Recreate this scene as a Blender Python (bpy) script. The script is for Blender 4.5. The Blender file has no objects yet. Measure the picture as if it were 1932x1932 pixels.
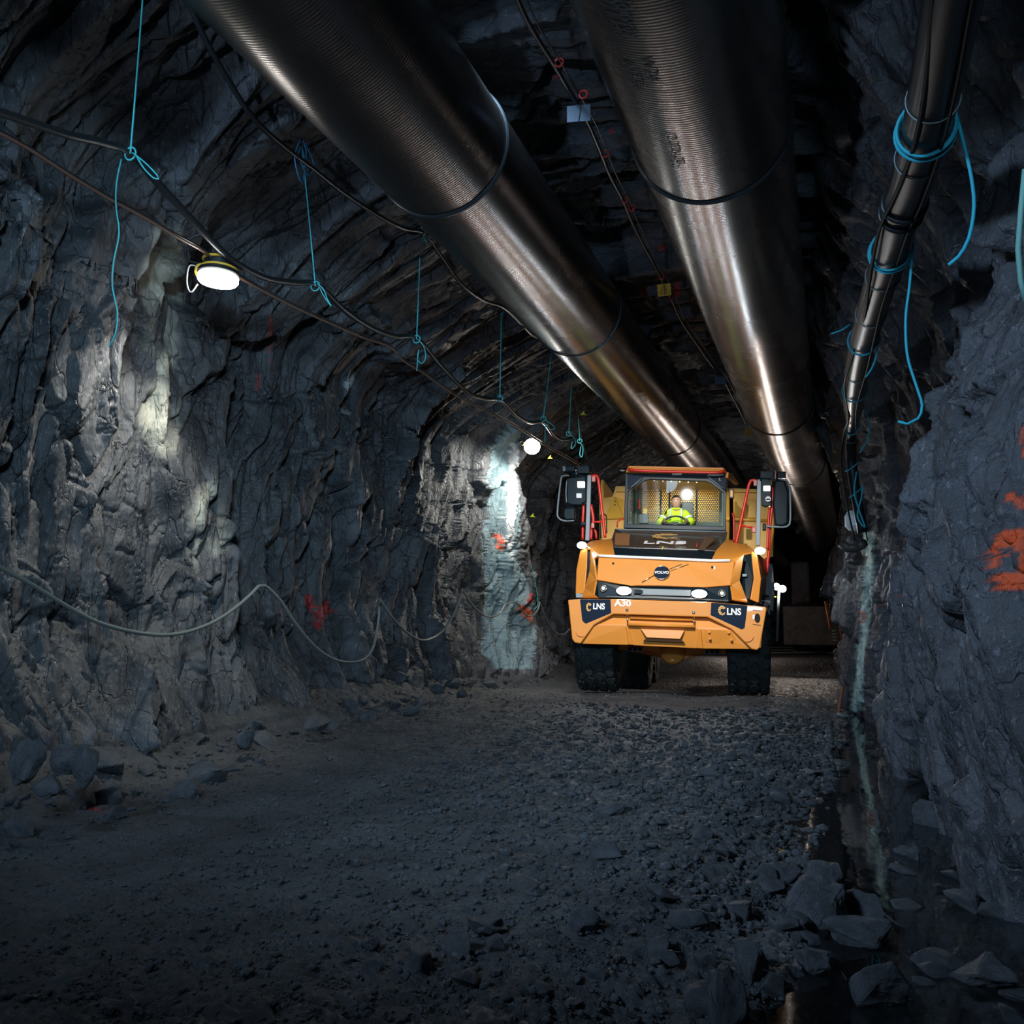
import bpy, bmesh, math, random
import numpy as np
from mathutils import Vector, Matrix, Euler

C = bpy.context.scene.collection
rnd = random.Random(7)
PI = math.pi

# ------------------------------------------------------------------ camera
F = 1800.0
CAM_H = 1.3
PITCH = math.radians(5.8366)
YAW = math.radians(18.1745)
cam_d = bpy.data.cameras.new('camera')
cam_d.sensor_fit = 'HORIZONTAL'
cam_d.sensor_width = 36.0
cam_d.lens = 36.0 * F / 1932.0
cam_d.clip_end = 300
cam = bpy.data.objects.new('camera', cam_d)
C.objects.link(cam)
cam.location = (0, 0, CAM_H)
cam.rotation_euler = (PI / 2 + PITCH, 0, YAW)
bpy.context.scene.camera = cam

# ------------------------------------------------------------------ world
w = bpy.data.worlds.new('world')
bpy.context.scene.world = w
w.use_nodes = True
bg = w.node_tree.nodes['Background']
bg.inputs[0].default_value = (0.30, 0.48, 0.80, 1)
bg.inputs[1].default_value = 0.05

vs = bpy.context.scene.view_settings
vs.view_transform = 'Standard'
vs.look = 'None'
vs.gamma = 1
vs.use_curve_mapping = False
vs.exposure = 0.0

def light(name, kind, loc, energy, color, target=None, size=0.2, spot=None, blend=0.5, sy=None):
    d = bpy.data.lights.new(name, kind)
    d.energy = energy
    d.color = color
    if kind == 'AREA':
        d.size = size
        if sy:
            d.shape = 'RECTANGLE'
            d.size_y = sy
    else:
        d.shadow_soft_size = size
    if kind == 'SPOT':
        d.spot_size = math.radians(spot)
        d.spot_blend = blend
    o = bpy.data.objects.new(name, d)
    C.objects.link(o)
    o.location = loc
    if target is not None:
        v = Vector(target) - Vector(loc)
        o.rotation_euler = v.to_track_quat('-Z', 'Y').to_euler()
    return o

# unseen lights added behind the camera and between the ducts to brighten the scene
light('fill_light_behind', 'SPOT', (-4.6, -2.5, 5.3), 1400, (0.48, 0.72, 1.0), (-2.2, 9, 3.6), 0.35, 84, 0.8)
light('fill_light_bank', 'SPOT', (-4.8, -1.5, 5.0), 1500, (0.52, 0.74, 1.0), (0.5, 7.2, 0.6), 0.35, 42, 0.9)
light('fill_light_truck', 'SPOT', (-1.9, 8.2, 5.25), 2600, (1.0, 0.96, 0.92), (-2.45, 14.3, 1.9), 0.07, 46, 0.7)
lw_ = light('fill_light_wall', 'AREA', (0.55, -1.5, 3.5), 95, (0.50, 0.78, 1.0), (-5.6, 10.5, 3.3), 0.8, sy=0.65)
lw_.data.spread = math.radians(62)
light('fill_light_up', 'SPOT', (-2.3, -2.5, 2.2), 1100, (0.55, 0.75, 1.0), (-2.2, 8, 6.1), 0.1, 46, 0.8)
light('fill_light_road', 'SPOT', (-2.4, 7.0, 5.9), 230, (0.55, 0.78, 1.0), (-2.6, 9.5, 0.0), 0.3, 120, 1.0)

# ------------------------------------------------------------------ view rays (used to measure where things stand)
_cp, _sp, _cy, _sy = math.cos(PITCH), math.sin(PITCH), math.cos(YAW), math.sin(YAW)

def ray(px, py):
    a, b = px - 966.0, 966.0 - py
    fy, fz = F * _cp - b * _sp, F * _sp + b * _cp
    return Vector((a * _cy - fy * _sy, a * _sy + fy * _cy, fz)) / F

O = Vector((0, 0, CAM_H))

def on_x(px, py, X):
    r = ray(px, py); return O + r * (X / r.x)

def on_y(px, py, Y):
    r = ray(px, py); return O + r * (Y / r.y)

def on_z(px, py, Z):
    r = ray(px, py); return O + r * ((Z - CAM_H) / r.z)

def project(P):
    """vertices (n,3) -> measured picture position"""
    x, y, z = P[:, 0], P[:, 1], P[:, 2] - CAM_H
    a = x * _cy + y * _sy
    fy = -x * _sy + y * _cy
    d = fy * _cp + z * _sp
    b = -fy * _sp + z * _cp
    return 966 + F * a / d, 966 - F * b / d

# ------------------------------------------------------------------ vector noise
def _h(i, j, s):
    n = (i.astype(np.int64) * 374761393 + j.astype(np.int64) * 668265263 + s * 1442695041) & 0xffffffff
    n = ((n ^ (n >> 13)) * 1274126177) & 0xffffffff
    n = ((n ^ (n >> 15)) * 2246822519) & 0xffffffff
    return ((n ^ (n >> 16)) & 0xffffff) / float(0xffffff)

def vnoise(u, v, s=0):
    i, j = np.floor(u), np.floor(v)
    fu, fv = u - i, v - j
    fu = fu * fu * (3 - 2 * fu); fv = fv * fv * (3 - 2 * fv)
    a = _h(i, j, s) * (1 - fu) + _h(i + 1, j, s) * fu
    b = _h(i, j + 1, s) * (1 - fu) + _h(i + 1, j + 1, s) * fu
    return (a * (1 - fv) + b * fv) * 2 - 1

def fbm(u, v, s=0, o=4):
    r = np.zeros_like(u); a = 1.0; t = 0
    for k in range(o):
        r += a * vnoise(u * 2 ** k + 17.3 * k, v * 2 ** k + 9.1 * k, s + k)
        t += a; a *= 0.5
    return r / t

def cells(u, v, s, tilt, soft=0.06):
    """broken-rock plates: every cell is a tilted facet at its own height; also distance to the crack"""
    i0, j0 = np.floor(u), np.floor(v)
    f1 = np.full_like(u, 9.0); f2 = np.full_like(u, 9.0); h = np.zeros_like(u); h2 = np.zeros_like(u)
    for di in (-1, 0, 1):
        for dj in (-1, 0, 1):
            i, j = i0 + di, j0 + dj
            du = u - (i + 0.1 + 0.8 * _h(i, j, s)); dv = v - (j + 0.1 + 0.8 * _h(i, j, s + 1))
            d = du * du + dv * dv
            hh = (_h(i, j, s + 2) - 0.5) * 2 + tilt * ((_h(i, j, s + 3) - 0.5) * 2 * du + (_h(i, j, s + 4) - 0.5) * 2 * dv)
            m = d < f1; m2 = (~m) & (d < f2)
            h2 = np.where(m, h, np.where(m2, hh, h2)); f2 = np.where(m, f1, np.where(m2, d, f2))
            h = np.where(m, hh, h); f1 = np.where(m, d, f1)
    e = np.sqrt(f2) - np.sqrt(f1)
    w_ = 0.5 + 0.5 * np.clip(e / soft, 0, 1)
    return h * w_ + h2 * (1 - w_), e

def rock(u, v, s, a=1.0, su=0.9, sv=2.2, lean=0.3, big=0.3):
    wu = fbm(u * 0.7, v * 0.5, s + 50, 4); wv = fbm(u * 0.7, v * 0.5, s + 60, 4)
    wf = fbm(u * 3, v * 0.9, s + 70, 3)
    ul = u - lean * v + 0.42 * wu + 0.10 * wf
    vl = v + 0.6 * wv + 0.14 * wf
    d = big * fbm(u * 0.33, v * 0.22, s + 5, 2)
    h, e = cells(ul / su, vl / sv, s, 2.0)
    d += 0.19 * h - 0.12 * np.exp(-(e / 0.035) ** 2)
    h, e = cells(ul / su * 2.3 + 5, vl / sv * 1.9, s + 11, 2.4, 0.12)
    d += 0.085 * h - 0.07 * np.exp(-(e / 0.04) ** 2)
    h, e = cells(ul / su * 5.3 + 5, vl / sv * 3.3, s + 21, 2.6, 0.25)
    d += 0.038 * h - 0.03 * np.exp(-(e / 0.05) ** 2)
    h, e = cells(ul / su * 11 + 5, vl / sv * 6, s + 31, 2.4, 0.5)
    d += 0.017 * h
    # slaty partings
    cr = np.abs(vnoise(ul * 2.6, vl * 0.42, s + 42))
    d -= 0.06 * np.clip(1 - cr * 14, 0, 1)
    lay = (u - lean * v + 0.3 * wu) * 6 + 0.25 * fbm(u * 4, v * 0.7, s + 44, 2)
    d += 0.010 * (lay - np.floor(lay)) * sstep(-0.1, 0.4, fbm(u * 0.8, v * 0.6, s + 45, 2))
    d += 0.007 * fbm(u * 26, v * 20, s + 43, 3)
    return a * d

def sstep(a, b, x):
    t = np.clip((x - a) / (b - a), 0, 1); return t * t * (3 - 2 * t)

# ------------------------------------------------------------------ object helpers
def link(name, me, mats=None, parent=None, smooth=False, **props):
    o = bpy.data.objects.new(name, me)
    C.objects.link(o)
    if mats is not None:
        for m in (mats if isinstance(mats, (list, tuple)) else [mats]):
            me.materials.append(m)
    if parent is not None:
        o.parent = parent
    if smooth:
        me.shade_smooth()
    for k, v in props.items():
        o[k] = v
    return o

def tag(o, label, cat, group=None, kind=None):
    o['label'] = label; o['category'] = cat
    if group: o['group'] = group
    if kind: o['kind'] = kind
    return o

def empty(name, loc, label, cat, group=None, rot=(0, 0, 0)):
    o = bpy.data.objects.new(name, None); C.objects.link(o)
    o.empty_display_size = 0.2
    o.location = loc; o.rotation_euler = rot
    return tag(o, label, cat, group)

def npmesh(name, V, Fq):
    """V (n,3), Fq (m,k) index array"""
    me = bpy.data.meshes.new(name)
    n, m, k = len(V), len(Fq), Fq.shape[1]
    me.vertices.add(n); me.vertices.foreach_set('co', V.astype(np.float32).ravel())
    me.loops.add(m * k); me.loops.foreach_set('vertex_index', Fq.astype(np.int32).ravel())
    me.polygons.add(m)
    me.polygons.foreach_set('loop_start', np.arange(0, m * k, k, dtype=np.int32))
    me.update(calc_edges=True)
    return me

def gridfaces(nr, nc, flip=False):
    a = np.arange(nr * nc).reshape(nr, nc)
    q = np.stack([a[:-1, :-1], a[1:, :-1], a[1:, 1:], a[:-1, 1:]], -1).reshape(-1, 4)
    return q[:, ::-1] if flip else q

def set_attr(me, name, rgba):
    at = me.color_attributes.new(name, 'FLOAT_COLOR', 'POINT')
    at.data.foreach_set('color', rgba.astype(np.float32).ravel())

# ------------------------------------------------------------------ materials
def new_mat(name):
    m = bpy.data.materials.new(name); m.use_nodes = True
    nt = m.node_tree
    return m, nt, nt.nodes['Principled BSDF']

def mat(name, col, rough=0.5, metal=0.0, emis=None, estr=0.0, coat=0.0, spec=0.5, grain=0.0, gscale=40, trans=0.0, ior=1.45, var=0.0, vscale=6):
    m, nt, b = new_mat(name)
    b.inputs['Base Color'].default_value = (*col, 1)
    b.inputs['Roughness'].default_value = rough
    b.inputs['Metallic'].default_value = metal
    b.inputs['Specular IOR Level'].default_value = spec
    b.inputs['Coat Weight'].default_value = coat
    b.inputs['IOR'].default_value = ior
    b.inputs['Transmission Weight'].default_value = trans
    if emis:
        b.inputs['Emission Color'].default_value = (*emis, 1)
        b.inputs['Emission Strength'].default_value = estr
    if grain or var:
        tc = nt.nodes.new('ShaderNodeTexCoord')
        n = nt.nodes.new('ShaderNodeTexNoise'); n.inputs['Scale'].default_value = vscale; n.inputs['Detail'].default_value = 6
        nt.links.new(tc.outputs['Object'], n.inputs['Vector'])
        if var:
            r = nt.nodes.new('ShaderNodeMix'); r.data_type = 'RGBA'
            r.inputs[6].default_value = (*[c * (1 - var) for c in col], 1)
            r.inputs[7].default_value = (*[min(1, c * (1 + var)) for c in col], 1)
            nt.links.new(n.outputs['Fac'], r.inputs[0]); nt.links.new(r.outputs[2], b.inputs['Base Color'])
        if grain:
            n2 = nt.nodes.new('ShaderNodeTexNoise'); n2.inputs['Scale'].default_value = gscale
            nt.links.new(tc.outputs['Object'], n2.inputs['Vector'])
            bp = nt.nodes.new('ShaderNodeBump'); bp.inputs['Strength'].default_value = grain; bp.inputs['Distance'].default_value = 0.01
            nt.links.new(n2.outputs['Fac'], bp.inputs['Height']); nt.links.new(bp.outputs[0], b.inputs['Normal'])
    return m

def rock_mat(name, dark, light_, scale=(1, 1, 1), rough=(0.42, 0.75), bump=0.8, paint=False, spec=0.5, fine=38, crack=0):
    m, nt, b = new_mat(name)
    N, L = nt.nodes, nt.links
    tc = N.new('ShaderNodeTexCoord')
    mp = N.new('ShaderNodeMapping'); mp.inputs['Scale'].default_value = scale
    L.new(tc.outputs['Object'], mp.inputs[0])
    n1 = N.new('ShaderNodeTexNoise'); n1.inputs['Scale'].default_value = 1.6; n1.inputs['Detail'].default_value = 10; n1.inputs['Roughness'].default_value = 0.65
    n2 = N.new('ShaderNodeTexNoise'); n2.inputs['Scale'].default_value = fine; n2.inputs['Detail'].default_value = 5; n2.inputs['Roughness'].default_value = 0.7
    n3 = N.new('ShaderNodeTexNoise'); n3.inputs['Scale'].default_value = 7; n3.inputs['Detail'].default_value = 8; n3.inputs['Distortion'].default_value = 0.8
    for n in (n1, n2, n3): L.new(mp.outputs[0], n.inputs['Vector'])
    cr = N.new('ShaderNodeValToRGB')
    cr.color_ramp.elements[0].position = 0.36; cr.color_ramp.elements[0].color = (*dark, 1)
    cr.color_ramp.elements[1].position = 0.68; cr.color_ramp.elements[1].color = (*light_, 1)
    L.new(n1.outputs['Fac'], cr.inputs[0])
    # pale mineral flecks
    fk = N.new('ShaderNodeMapRange'); fk.inputs[1].default_value = 0.57; fk.inputs[2].default_value = 0.74
    L.new(n2.outputs['Fac'], fk.inputs[0])
    mx = N.new('ShaderNodeMix'); mx.data_type = 'RGBA'; mx.inputs[7].default_value = (*[min(1, c * 3.2) for c in light_], 1)
    ml = N.new('ShaderNodeMath'); ml.operation = 'MULTIPLY'; ml.inputs[1].default_value = 0.75
    L.new(fk.outputs[0], ml.inputs[0]); L.new(ml.outputs[0], mx.inputs[0]); L.new(cr.outputs[0], mx.inputs[6])
    out = mx.outputs[2]
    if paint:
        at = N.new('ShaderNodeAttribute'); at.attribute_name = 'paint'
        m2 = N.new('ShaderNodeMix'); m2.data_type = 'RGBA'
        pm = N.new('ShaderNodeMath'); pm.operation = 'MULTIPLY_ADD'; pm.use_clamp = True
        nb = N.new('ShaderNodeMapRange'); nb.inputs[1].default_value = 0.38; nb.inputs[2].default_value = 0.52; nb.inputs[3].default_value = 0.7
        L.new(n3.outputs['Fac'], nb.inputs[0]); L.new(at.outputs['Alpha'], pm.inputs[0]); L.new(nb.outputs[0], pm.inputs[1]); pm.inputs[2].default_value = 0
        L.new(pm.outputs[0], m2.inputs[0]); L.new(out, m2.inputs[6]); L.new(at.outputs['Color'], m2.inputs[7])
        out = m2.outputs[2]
    L.new(out, b.inputs['Base Color'])
    rr = N.new('ShaderNodeMapRange'); rr.inputs[1].default_value = 0.35; rr.inputs[2].default_value = 0.65
    rr.inputs[3].default_value = rough[0]; rr.inputs[4].default_value = rough[1]
    L.new(n3.outputs['Fac'], rr.inputs[0]); L.new(rr.outputs[0], b.inputs['Roughness'])
    b.inputs['Specular IOR Level'].default_value = spec
    # joints: distorted crack network with sharp edges
    if crack:
        dn = N.new('ShaderNodeTexNoise'); dn.inputs['Scale'].default_value = 1.3; dn.inputs['Detail'].default_value = 6
        L.new(mp.outputs[0], dn.inputs['Vector'])
        va = N.new('ShaderNodeVectorMath'); va.operation = 'MULTIPLY_ADD'; va.inputs[1].default_value = (0.7, 0.7, 0.7)
        L.new(dn.outputs['Color'], va.inputs[0]); L.new(mp.outputs[0], va.inputs[2])
        hs = []
        for sc, wd, dist in ((4.2, 0.03, 0.05),):
            vo = N.new('ShaderNodeTexVoronoi'); vo.feature = 'DISTANCE_TO_EDGE'; vo.inputs['Scale'].default_value = sc
            vc = N.new('ShaderNodeTexVoronoi'); vc.inputs['Scale'].default_value = sc
            L.new(va.outputs[0], vo.inputs['Vector']); L.new(va.outputs[0], vc.inputs['Vector'])
            r1 = N.new('ShaderNodeMapRange'); r1.inputs[2].default_value = wd; r1.interpolation_type = 'SMOOTHSTEP'
            L.new(vo.outputs['Distance'], r1.inputs[0])
            sx = N.new('ShaderNodeSeparateColor'); L.new(vc.outputs['Color'], sx.inputs[0])
            ad = N.new('ShaderNodeMath'); ad.operation = 'MULTIPLY_ADD'; ad.inputs[1].default_value = 0.8
            L.new(sx.outputs[0], ad.inputs[0]); L.new(r1.outputs[0], ad.inputs[2])
            hs.append((ad.outputs[0], dist))
        rg = N.new('ShaderNodeTexNoise'); rg.noise_type = 'RIDGED_MULTIFRACTAL'; rg.inputs['Scale'].default_value = 1.9; rg.inputs['Detail'].default_value = 7
        rg.inputs['Roughness'].default_value = 0.75; rg.inputs['Lacunarity'].default_value = 2.3
        L.new(mp.outputs[0], rg.inputs['Vector'])
        hs.append((rg.outputs['Fac'], -0.07))
    b1 = N.new('ShaderNodeBump'); b1.inputs['Strength'].default_value = bump; b1.inputs['Distance'].default_value = 0.05
    b2 = N.new('ShaderNodeBump'); b2.inputs['Strength'].default_value = bump; b2.inputs['Distance'].default_value = 0.02
    L.new(n3.outputs['Fac'], b1.inputs['Height']); L.new(n2.outputs['Fac'], b2.inputs['Height'])
    if crack:
        prev = None
        for hgt, dist in hs:
            bb = N.new('ShaderNodeBump'); bb.inputs['Strength'].default_value = crack; bb.inputs['Distance'].default_value = abs(dist); bb.invert = dist < 0
            L.new(hgt, bb.inputs['Height'])
            if prev: L.new(prev, bb.inputs['Normal'])
            prev = bb.outputs[0]
        L.new(prev, b1.inputs['Normal'])
    L.new(b1.outputs[0], b2.inputs['Normal']); L.new(b2.outputs[0], b.inputs['Normal'])
    return m

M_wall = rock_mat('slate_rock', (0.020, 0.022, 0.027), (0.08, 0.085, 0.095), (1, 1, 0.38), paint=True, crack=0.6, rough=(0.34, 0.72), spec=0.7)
M_wallr = rock_mat('schist_rock', (0.03, 0.031, 0.037), (0.085, 0.086, 0.10), (1, 1, 0.6), paint=True, crack=0.45, rough=(0.38, 0.7), spec=0.7)
M_ceil = rock_mat('roof_rock', (0.02, 0.024, 0.030), (0.07, 0.08, 0.095), (0.5, 1.6, 1), paint=True, crack=0.5)
M_floor = rock_mat('crushed_rock_road', (0.03, 0.033, 0.038), (0.075, 0.08, 0.088), (1, 1, 1), rough=(0.45, 0.8), bump=0.9, paint=True, fine=60)
M_rock = rock_mat('broken_rock', (0.05, 0.055, 0.064), (0.13, 0.138, 0.155), (1, 1, 1), rough=(0.4, 0.7), fine=55)
M_stone = rock_mat('loose_stone', (0.03, 0.034, 0.040), (0.085, 0.09, 0.10), (1, 1, 1), rough=(0.4, 0.7), fine=55)

# ------------------------------------------------------------------ tunnel
def interp(x, pts):
    return np.interp(x, [p[0] for p in pts], [p[1] for p in pts])

def yrows(y0, y1, base, k):
    """row positions, spacing grows with distance from the viewpoint"""
    ys = [y0]
    while ys[-1] < y1:
        ys.append(ys[-1] + max(base, k * abs(ys[-1])))
    return np.array(ys)

XL = [(-5, -5.5), (5, -5.55), (7, -5.95), (9, -6.1), (11.3, -6.15), (15, -6.4), (17.3, -6.75), (18.3, -6.35), (19.4, -5.95), (20.3, -6.7), (26, -6.9), (40, -5.8), (62, -4.2)]
XR = [(-5, 1.05), (3, 1.0), (4.5, 0.85), (5.5, 0.70), (8, 0.80), (11, 0.68), (13.6, 0.58), (14.5, 0.26), (15.0, 0.30), (16.0, 0.8), (18, 0.30), (21, 0.16), (25, 0.7), (34, 1.2), (62, 2.2)]

def floor_h(X, Y):
    z = interp(Y, [(-5, 0.0), (9, 0.0), (13.5, 0.03), (15.2, -0.02), (19, -0.27), (26, -0.36), (62, -0.9)])
    # ditch with water along the right wall
    edge = interp(Y, [(-5, -0.7), (2.0, -0.55), (3.5, -0.35), (4.3, -0.15), (5.2, -0.12), (5.9, -0.17), (6.6, -0.08), (8, 0.02), (9.3, 0.05), (11, 0.02), (12.5, 0.10), (14.3, 0.2), (15, 0.5), (62, 3)])
    edge = edge + 0.10 * fbm(X * 0 + 3.1, Y * 1.3, 12, 3)
    t = sstep(-0.9, 0.0, X - edge); t2 = sstep(0.0, 0.5, X - edge)
    z = z - 0.13 * t * (Y < 30) - 0.40 * t2
    z = z + 0.30 * sstep(0.9, 0.0, X - interp(Y, XL)) 
    # wheel ruts
    z = z - 0.035 * np.exp(-((X + 1.6 + 0.05 * (Y - 8)) / 0.35) ** 2) - 0.035 * np.exp(-((X + 3.9 + 0.05 * (Y - 8)) / 0.35) ** 2)
    z = z + 0.05 * fbm(X * 0.5, Y * 0.4, 30, 3)
    return z

def poly_mask(px, py, poly):
    inside = np.zeros(px.shape, bool)
    n = len(poly)
    for i in range(n):
        x1, y1 = poly[i]; x2, y2 = poly[(i + 1) % n]
        c = ((y1 > py) != (y2 > py)) & (px < (x2 - x1) * (py - y1) / ((y2 - y1) + 1e-9) + x1)
        inside ^= c
    return inside

def paint_attr(me, V, marks):
    """marks: (colour, strength, y range, outline) of sprayed paint, a pale mineral face or painted lamplight on the rock"""
    px, py = project(V)
    wob = fbm(V[:, 1] * 9, V[:, 2] * 9 + V[:, 0] * 7, 91, 3)
    col = np.zeros((len(V), 4)); 
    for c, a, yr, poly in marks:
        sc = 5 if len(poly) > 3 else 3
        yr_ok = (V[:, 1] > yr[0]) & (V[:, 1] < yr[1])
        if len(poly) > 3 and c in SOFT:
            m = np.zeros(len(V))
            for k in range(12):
                an = k * 2.4; rr_ = (5 + 11 * (k / 12)) if c is LAMPLIT else 2.5 * (k / 12)
                m += poly_mask(px + wob * (8 if c is LAMPLIT else 2) + rr_ * math.cos(an), py + wob * 4 + rr_ * math.sin(an), poly) / 12.0
            m = m * yr_ok * (np.clip(0.45 + 1.3 * fbm(V[:, 1] * 5, V[:, 2] * 2.2, 95, 4), 0, 1) if c is LAMPLIT else 1.0)
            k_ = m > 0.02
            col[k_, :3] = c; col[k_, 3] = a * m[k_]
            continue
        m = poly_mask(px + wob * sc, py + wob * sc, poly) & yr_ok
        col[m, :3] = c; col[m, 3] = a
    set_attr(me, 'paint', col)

LAMPLIT = (0.50, 0.49, 0.40); PALE2 = (0.50, 0.66, 0.60); SOFT = (LAMPLIT, PALE2)  # first tone paints the drum lamp's light onto the left wall
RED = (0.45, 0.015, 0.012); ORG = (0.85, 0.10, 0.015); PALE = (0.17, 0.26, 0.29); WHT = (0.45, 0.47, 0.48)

# left wall
ys = yrows(0.5, 62, 0.016, 0.0016); zs = np.concatenate([np.linspace(-0.5, 6.9, 520)])
Yg, Zg = np.meshgrid(ys, zs, indexing='ij')
Y, Z = Yg.ravel(), Zg.ravel()
Xb = interp(Y, XL) + 0.75 * np.clip(Z - interp(Y, [(6, 5.0), (10, 4.4)]), 0, 9) ** 1.6 - 0.10 * np.clip(Z, 0, 4.2) + 0.35 * sstep(1.3, 0, Z)
D = rock(Y, Z, 3, 1.0, 0.85, 2.4, interp(Y, [(6, 0.02), (9, 0.12), (14, 0.42), (20, 0.35)]))
nx = np.where(Z > 4.2, 0.8, 1.0)
V = np.stack([Xb + D * nx, Y, Z + np.where(Z > 4.4, -0.4, 0.0) * D], -1)
me = npmesh('wall_left', V, gridfaces(len(ys), len(zs)))
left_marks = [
    (LAMPLIT, 1.0, (4, 12), [(296, 420), (345, 430), (338, 500), (345, 560), (333, 640), (345, 700), (300, 720), (268, 660), (290, 600), (262, 540), (285, 480)]),
    (LAMPLIT, 1.0, (4, 12), [(270, 700), (330, 730), (345, 800), (330, 860), (290, 850), (262, 780)]),
    (LAMPLIT, 1.0, (4, 12), [(372, 935), (408, 905), (430, 960), (434, 1030), (400, 1050), (372, 1072), (362, 1040), (385, 1000), (350, 990)]),
    (RED, 0.9, (8, 20), [(576, 1120), (588, 1118), (592, 1148), (584, 1160), (576, 1140)]),
    (RED, 0.8, (8, 20), [(588, 1160), (600, 1150), (612, 1130), (622, 1134), (618, 1165), (604, 1190), (592, 1185)]),
    (RED, 0.55, (8, 20), [(503, 610), (512, 590), (515, 640), (508, 690), (502, 650)]),
    (RED, 0.5, (8, 20), [(482, 705), (490, 702), (492, 735), (484, 740)]),
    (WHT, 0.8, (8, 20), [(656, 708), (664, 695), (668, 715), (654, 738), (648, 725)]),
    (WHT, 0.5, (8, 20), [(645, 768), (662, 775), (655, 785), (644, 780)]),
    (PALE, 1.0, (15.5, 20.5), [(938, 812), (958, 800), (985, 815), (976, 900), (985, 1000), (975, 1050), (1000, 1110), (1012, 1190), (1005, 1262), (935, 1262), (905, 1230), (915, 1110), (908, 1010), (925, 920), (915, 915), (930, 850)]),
    ((0.65, 0.68, 0.70), 1.0, (15.5, 20.5), [(965, 830), (980, 850), (974, 900), (978, 930), (970, 1000), (968, 1060), (955, 1020), (958, 900)]),  # brighter core paints the round lamp's light into this rock
    (ORG, 0.9, (15.5, 20.5), [(932, 1010), (942, 1004), (952, 1030), (945, 1042), (938, 1034), (944, 1024), (937, 1016)]),
    (ORG, 0.8, (15.5, 21), [(975, 1142), (985, 1140), (1002, 1150), (1006, 1180), (998, 1170), (985, 1160)]),
    (RED, 0.8, (15.5, 21), [(998, 1116), (1006, 1120), (1004, 1140), (996, 1140)]),
]
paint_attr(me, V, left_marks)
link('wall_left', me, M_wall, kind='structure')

# right wall
ys = yrows(1.2, 62, 0.012, 0.0020); zs = np.linspace(-0.75, 6.9, 420)
Yg, Zg = np.meshgrid(ys, zs, indexing='ij')
Y, Z = Yg.ravel(), Zg.ravel()
Xb = interp(Y, XR) - 0.62 * sstep(3.9, 6.3, Z) + 0.06 * np.sin(Z * 1.3 + Y * 0.4) + (0.30 + 0.3 * sstep(7, 4.5, Y)) * np.exp(-((Z - 3.3) / 1.1) ** 2)
D = rock(Y, Z, 203, 0.62, 0.8, 1.3, 0.12)
D = D * sstep(-0.8, 0.8, Z + 0.3) * 0.8 + 0.2 * D
V = np.stack([Xb - D, Y, Z], -1)
me = npmesh('wall_right', V, gridfaces(len(ys), len(zs), True))
right_marks = [
    (PALE2, 1.0, (12.9, 15.6), [(1628, 1003), (1651, 1003), (1649, 1060), (1652, 1075), (1645, 1120), (1643, 1170), (1632, 1220), (1628, 1300), (1632, 1342), (1603, 1342), (1612, 1290), (1622, 1190), (1626, 1120), (1624, 1080), (1633, 1050)]),
    (ORG, 1.0, (13.6, 15.1), [(1624, 1152), (1634, 1155), (1632, 1175), (1626, 1178)]),
    (ORG, 1.0, (1.5, 8), [(1889, 930), (1912, 927), (1940, 945), (1940, 962), (1922, 958), (1912, 948), (1898, 952)]),
    (ORG, 1.0, (1.5, 8), [(1878, 1004), (1900, 1000), (1940, 998), (1940, 1115), (1910, 1112), (1880, 1112), (1869, 1085), (1873, 1030)]),
    (ORG, 0.9, (1.5, 8), [(1921, 815), (1927, 808), (1938, 870), (1930, 865)]),
    (RED, 0.9, (5, 16), [(1690, 1122), (1700, 1118), (1698, 1132), (1688, 1134)]),
    (RED, 0.9, (8, 16), [(1650, 1140), (1664, 1138), (1662, 1152)]),
    (RED, 0.9, (1.5, 9), [(1898, 735), (1904, 733), (1903, 742)]),
]
paint_attr(me, V, right_marks)
# bare rock showing inside the sprayed figure
px, py = project(V)
hole = (poly_mask(px, py, [(1883, 1036), (1902, 1030), (1924, 1044), (1922, 1080), (1886, 1083)]) | poly_mask(px, py, [(1884, 958), (1922, 966), (1930, 990), (1882, 1000)])) & (V[:, 1] < 8)
buf = np.zeros(len(V) * 4, np.float32); at = me.color_attributes['paint']; at.data.foreach_get('color', buf)
buf = buf.reshape(-1, 4); buf[hole, 3] = 0; at.data.foreach_set('color', buf.ravel())
link('wall_right', me, M_wallr, kind='structure')

# roof
ys = yrows(1.0, 62, 0.022, 0.0028); xs = np.linspace(-6.9, 2.4, 330)
Yg, Xg = np.meshgrid(ys, xs, indexing='ij')
Y, X = Yg.ravel(), Xg.ravel()
Zb = 6.25 - 0.05 * (X + 2.6) ** 2 * 0.6 - interp(Y, [(0, 0), (26, 0.2), (44, 1.6), (56, 2.9), (62, 3.4)]) + 1.3 * sstep(-4.1, -5.0, X)
D = rock(Y * 1.0, X * 1.0, 403, 0.8, 0.8, 2.6, 0.1)
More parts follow.
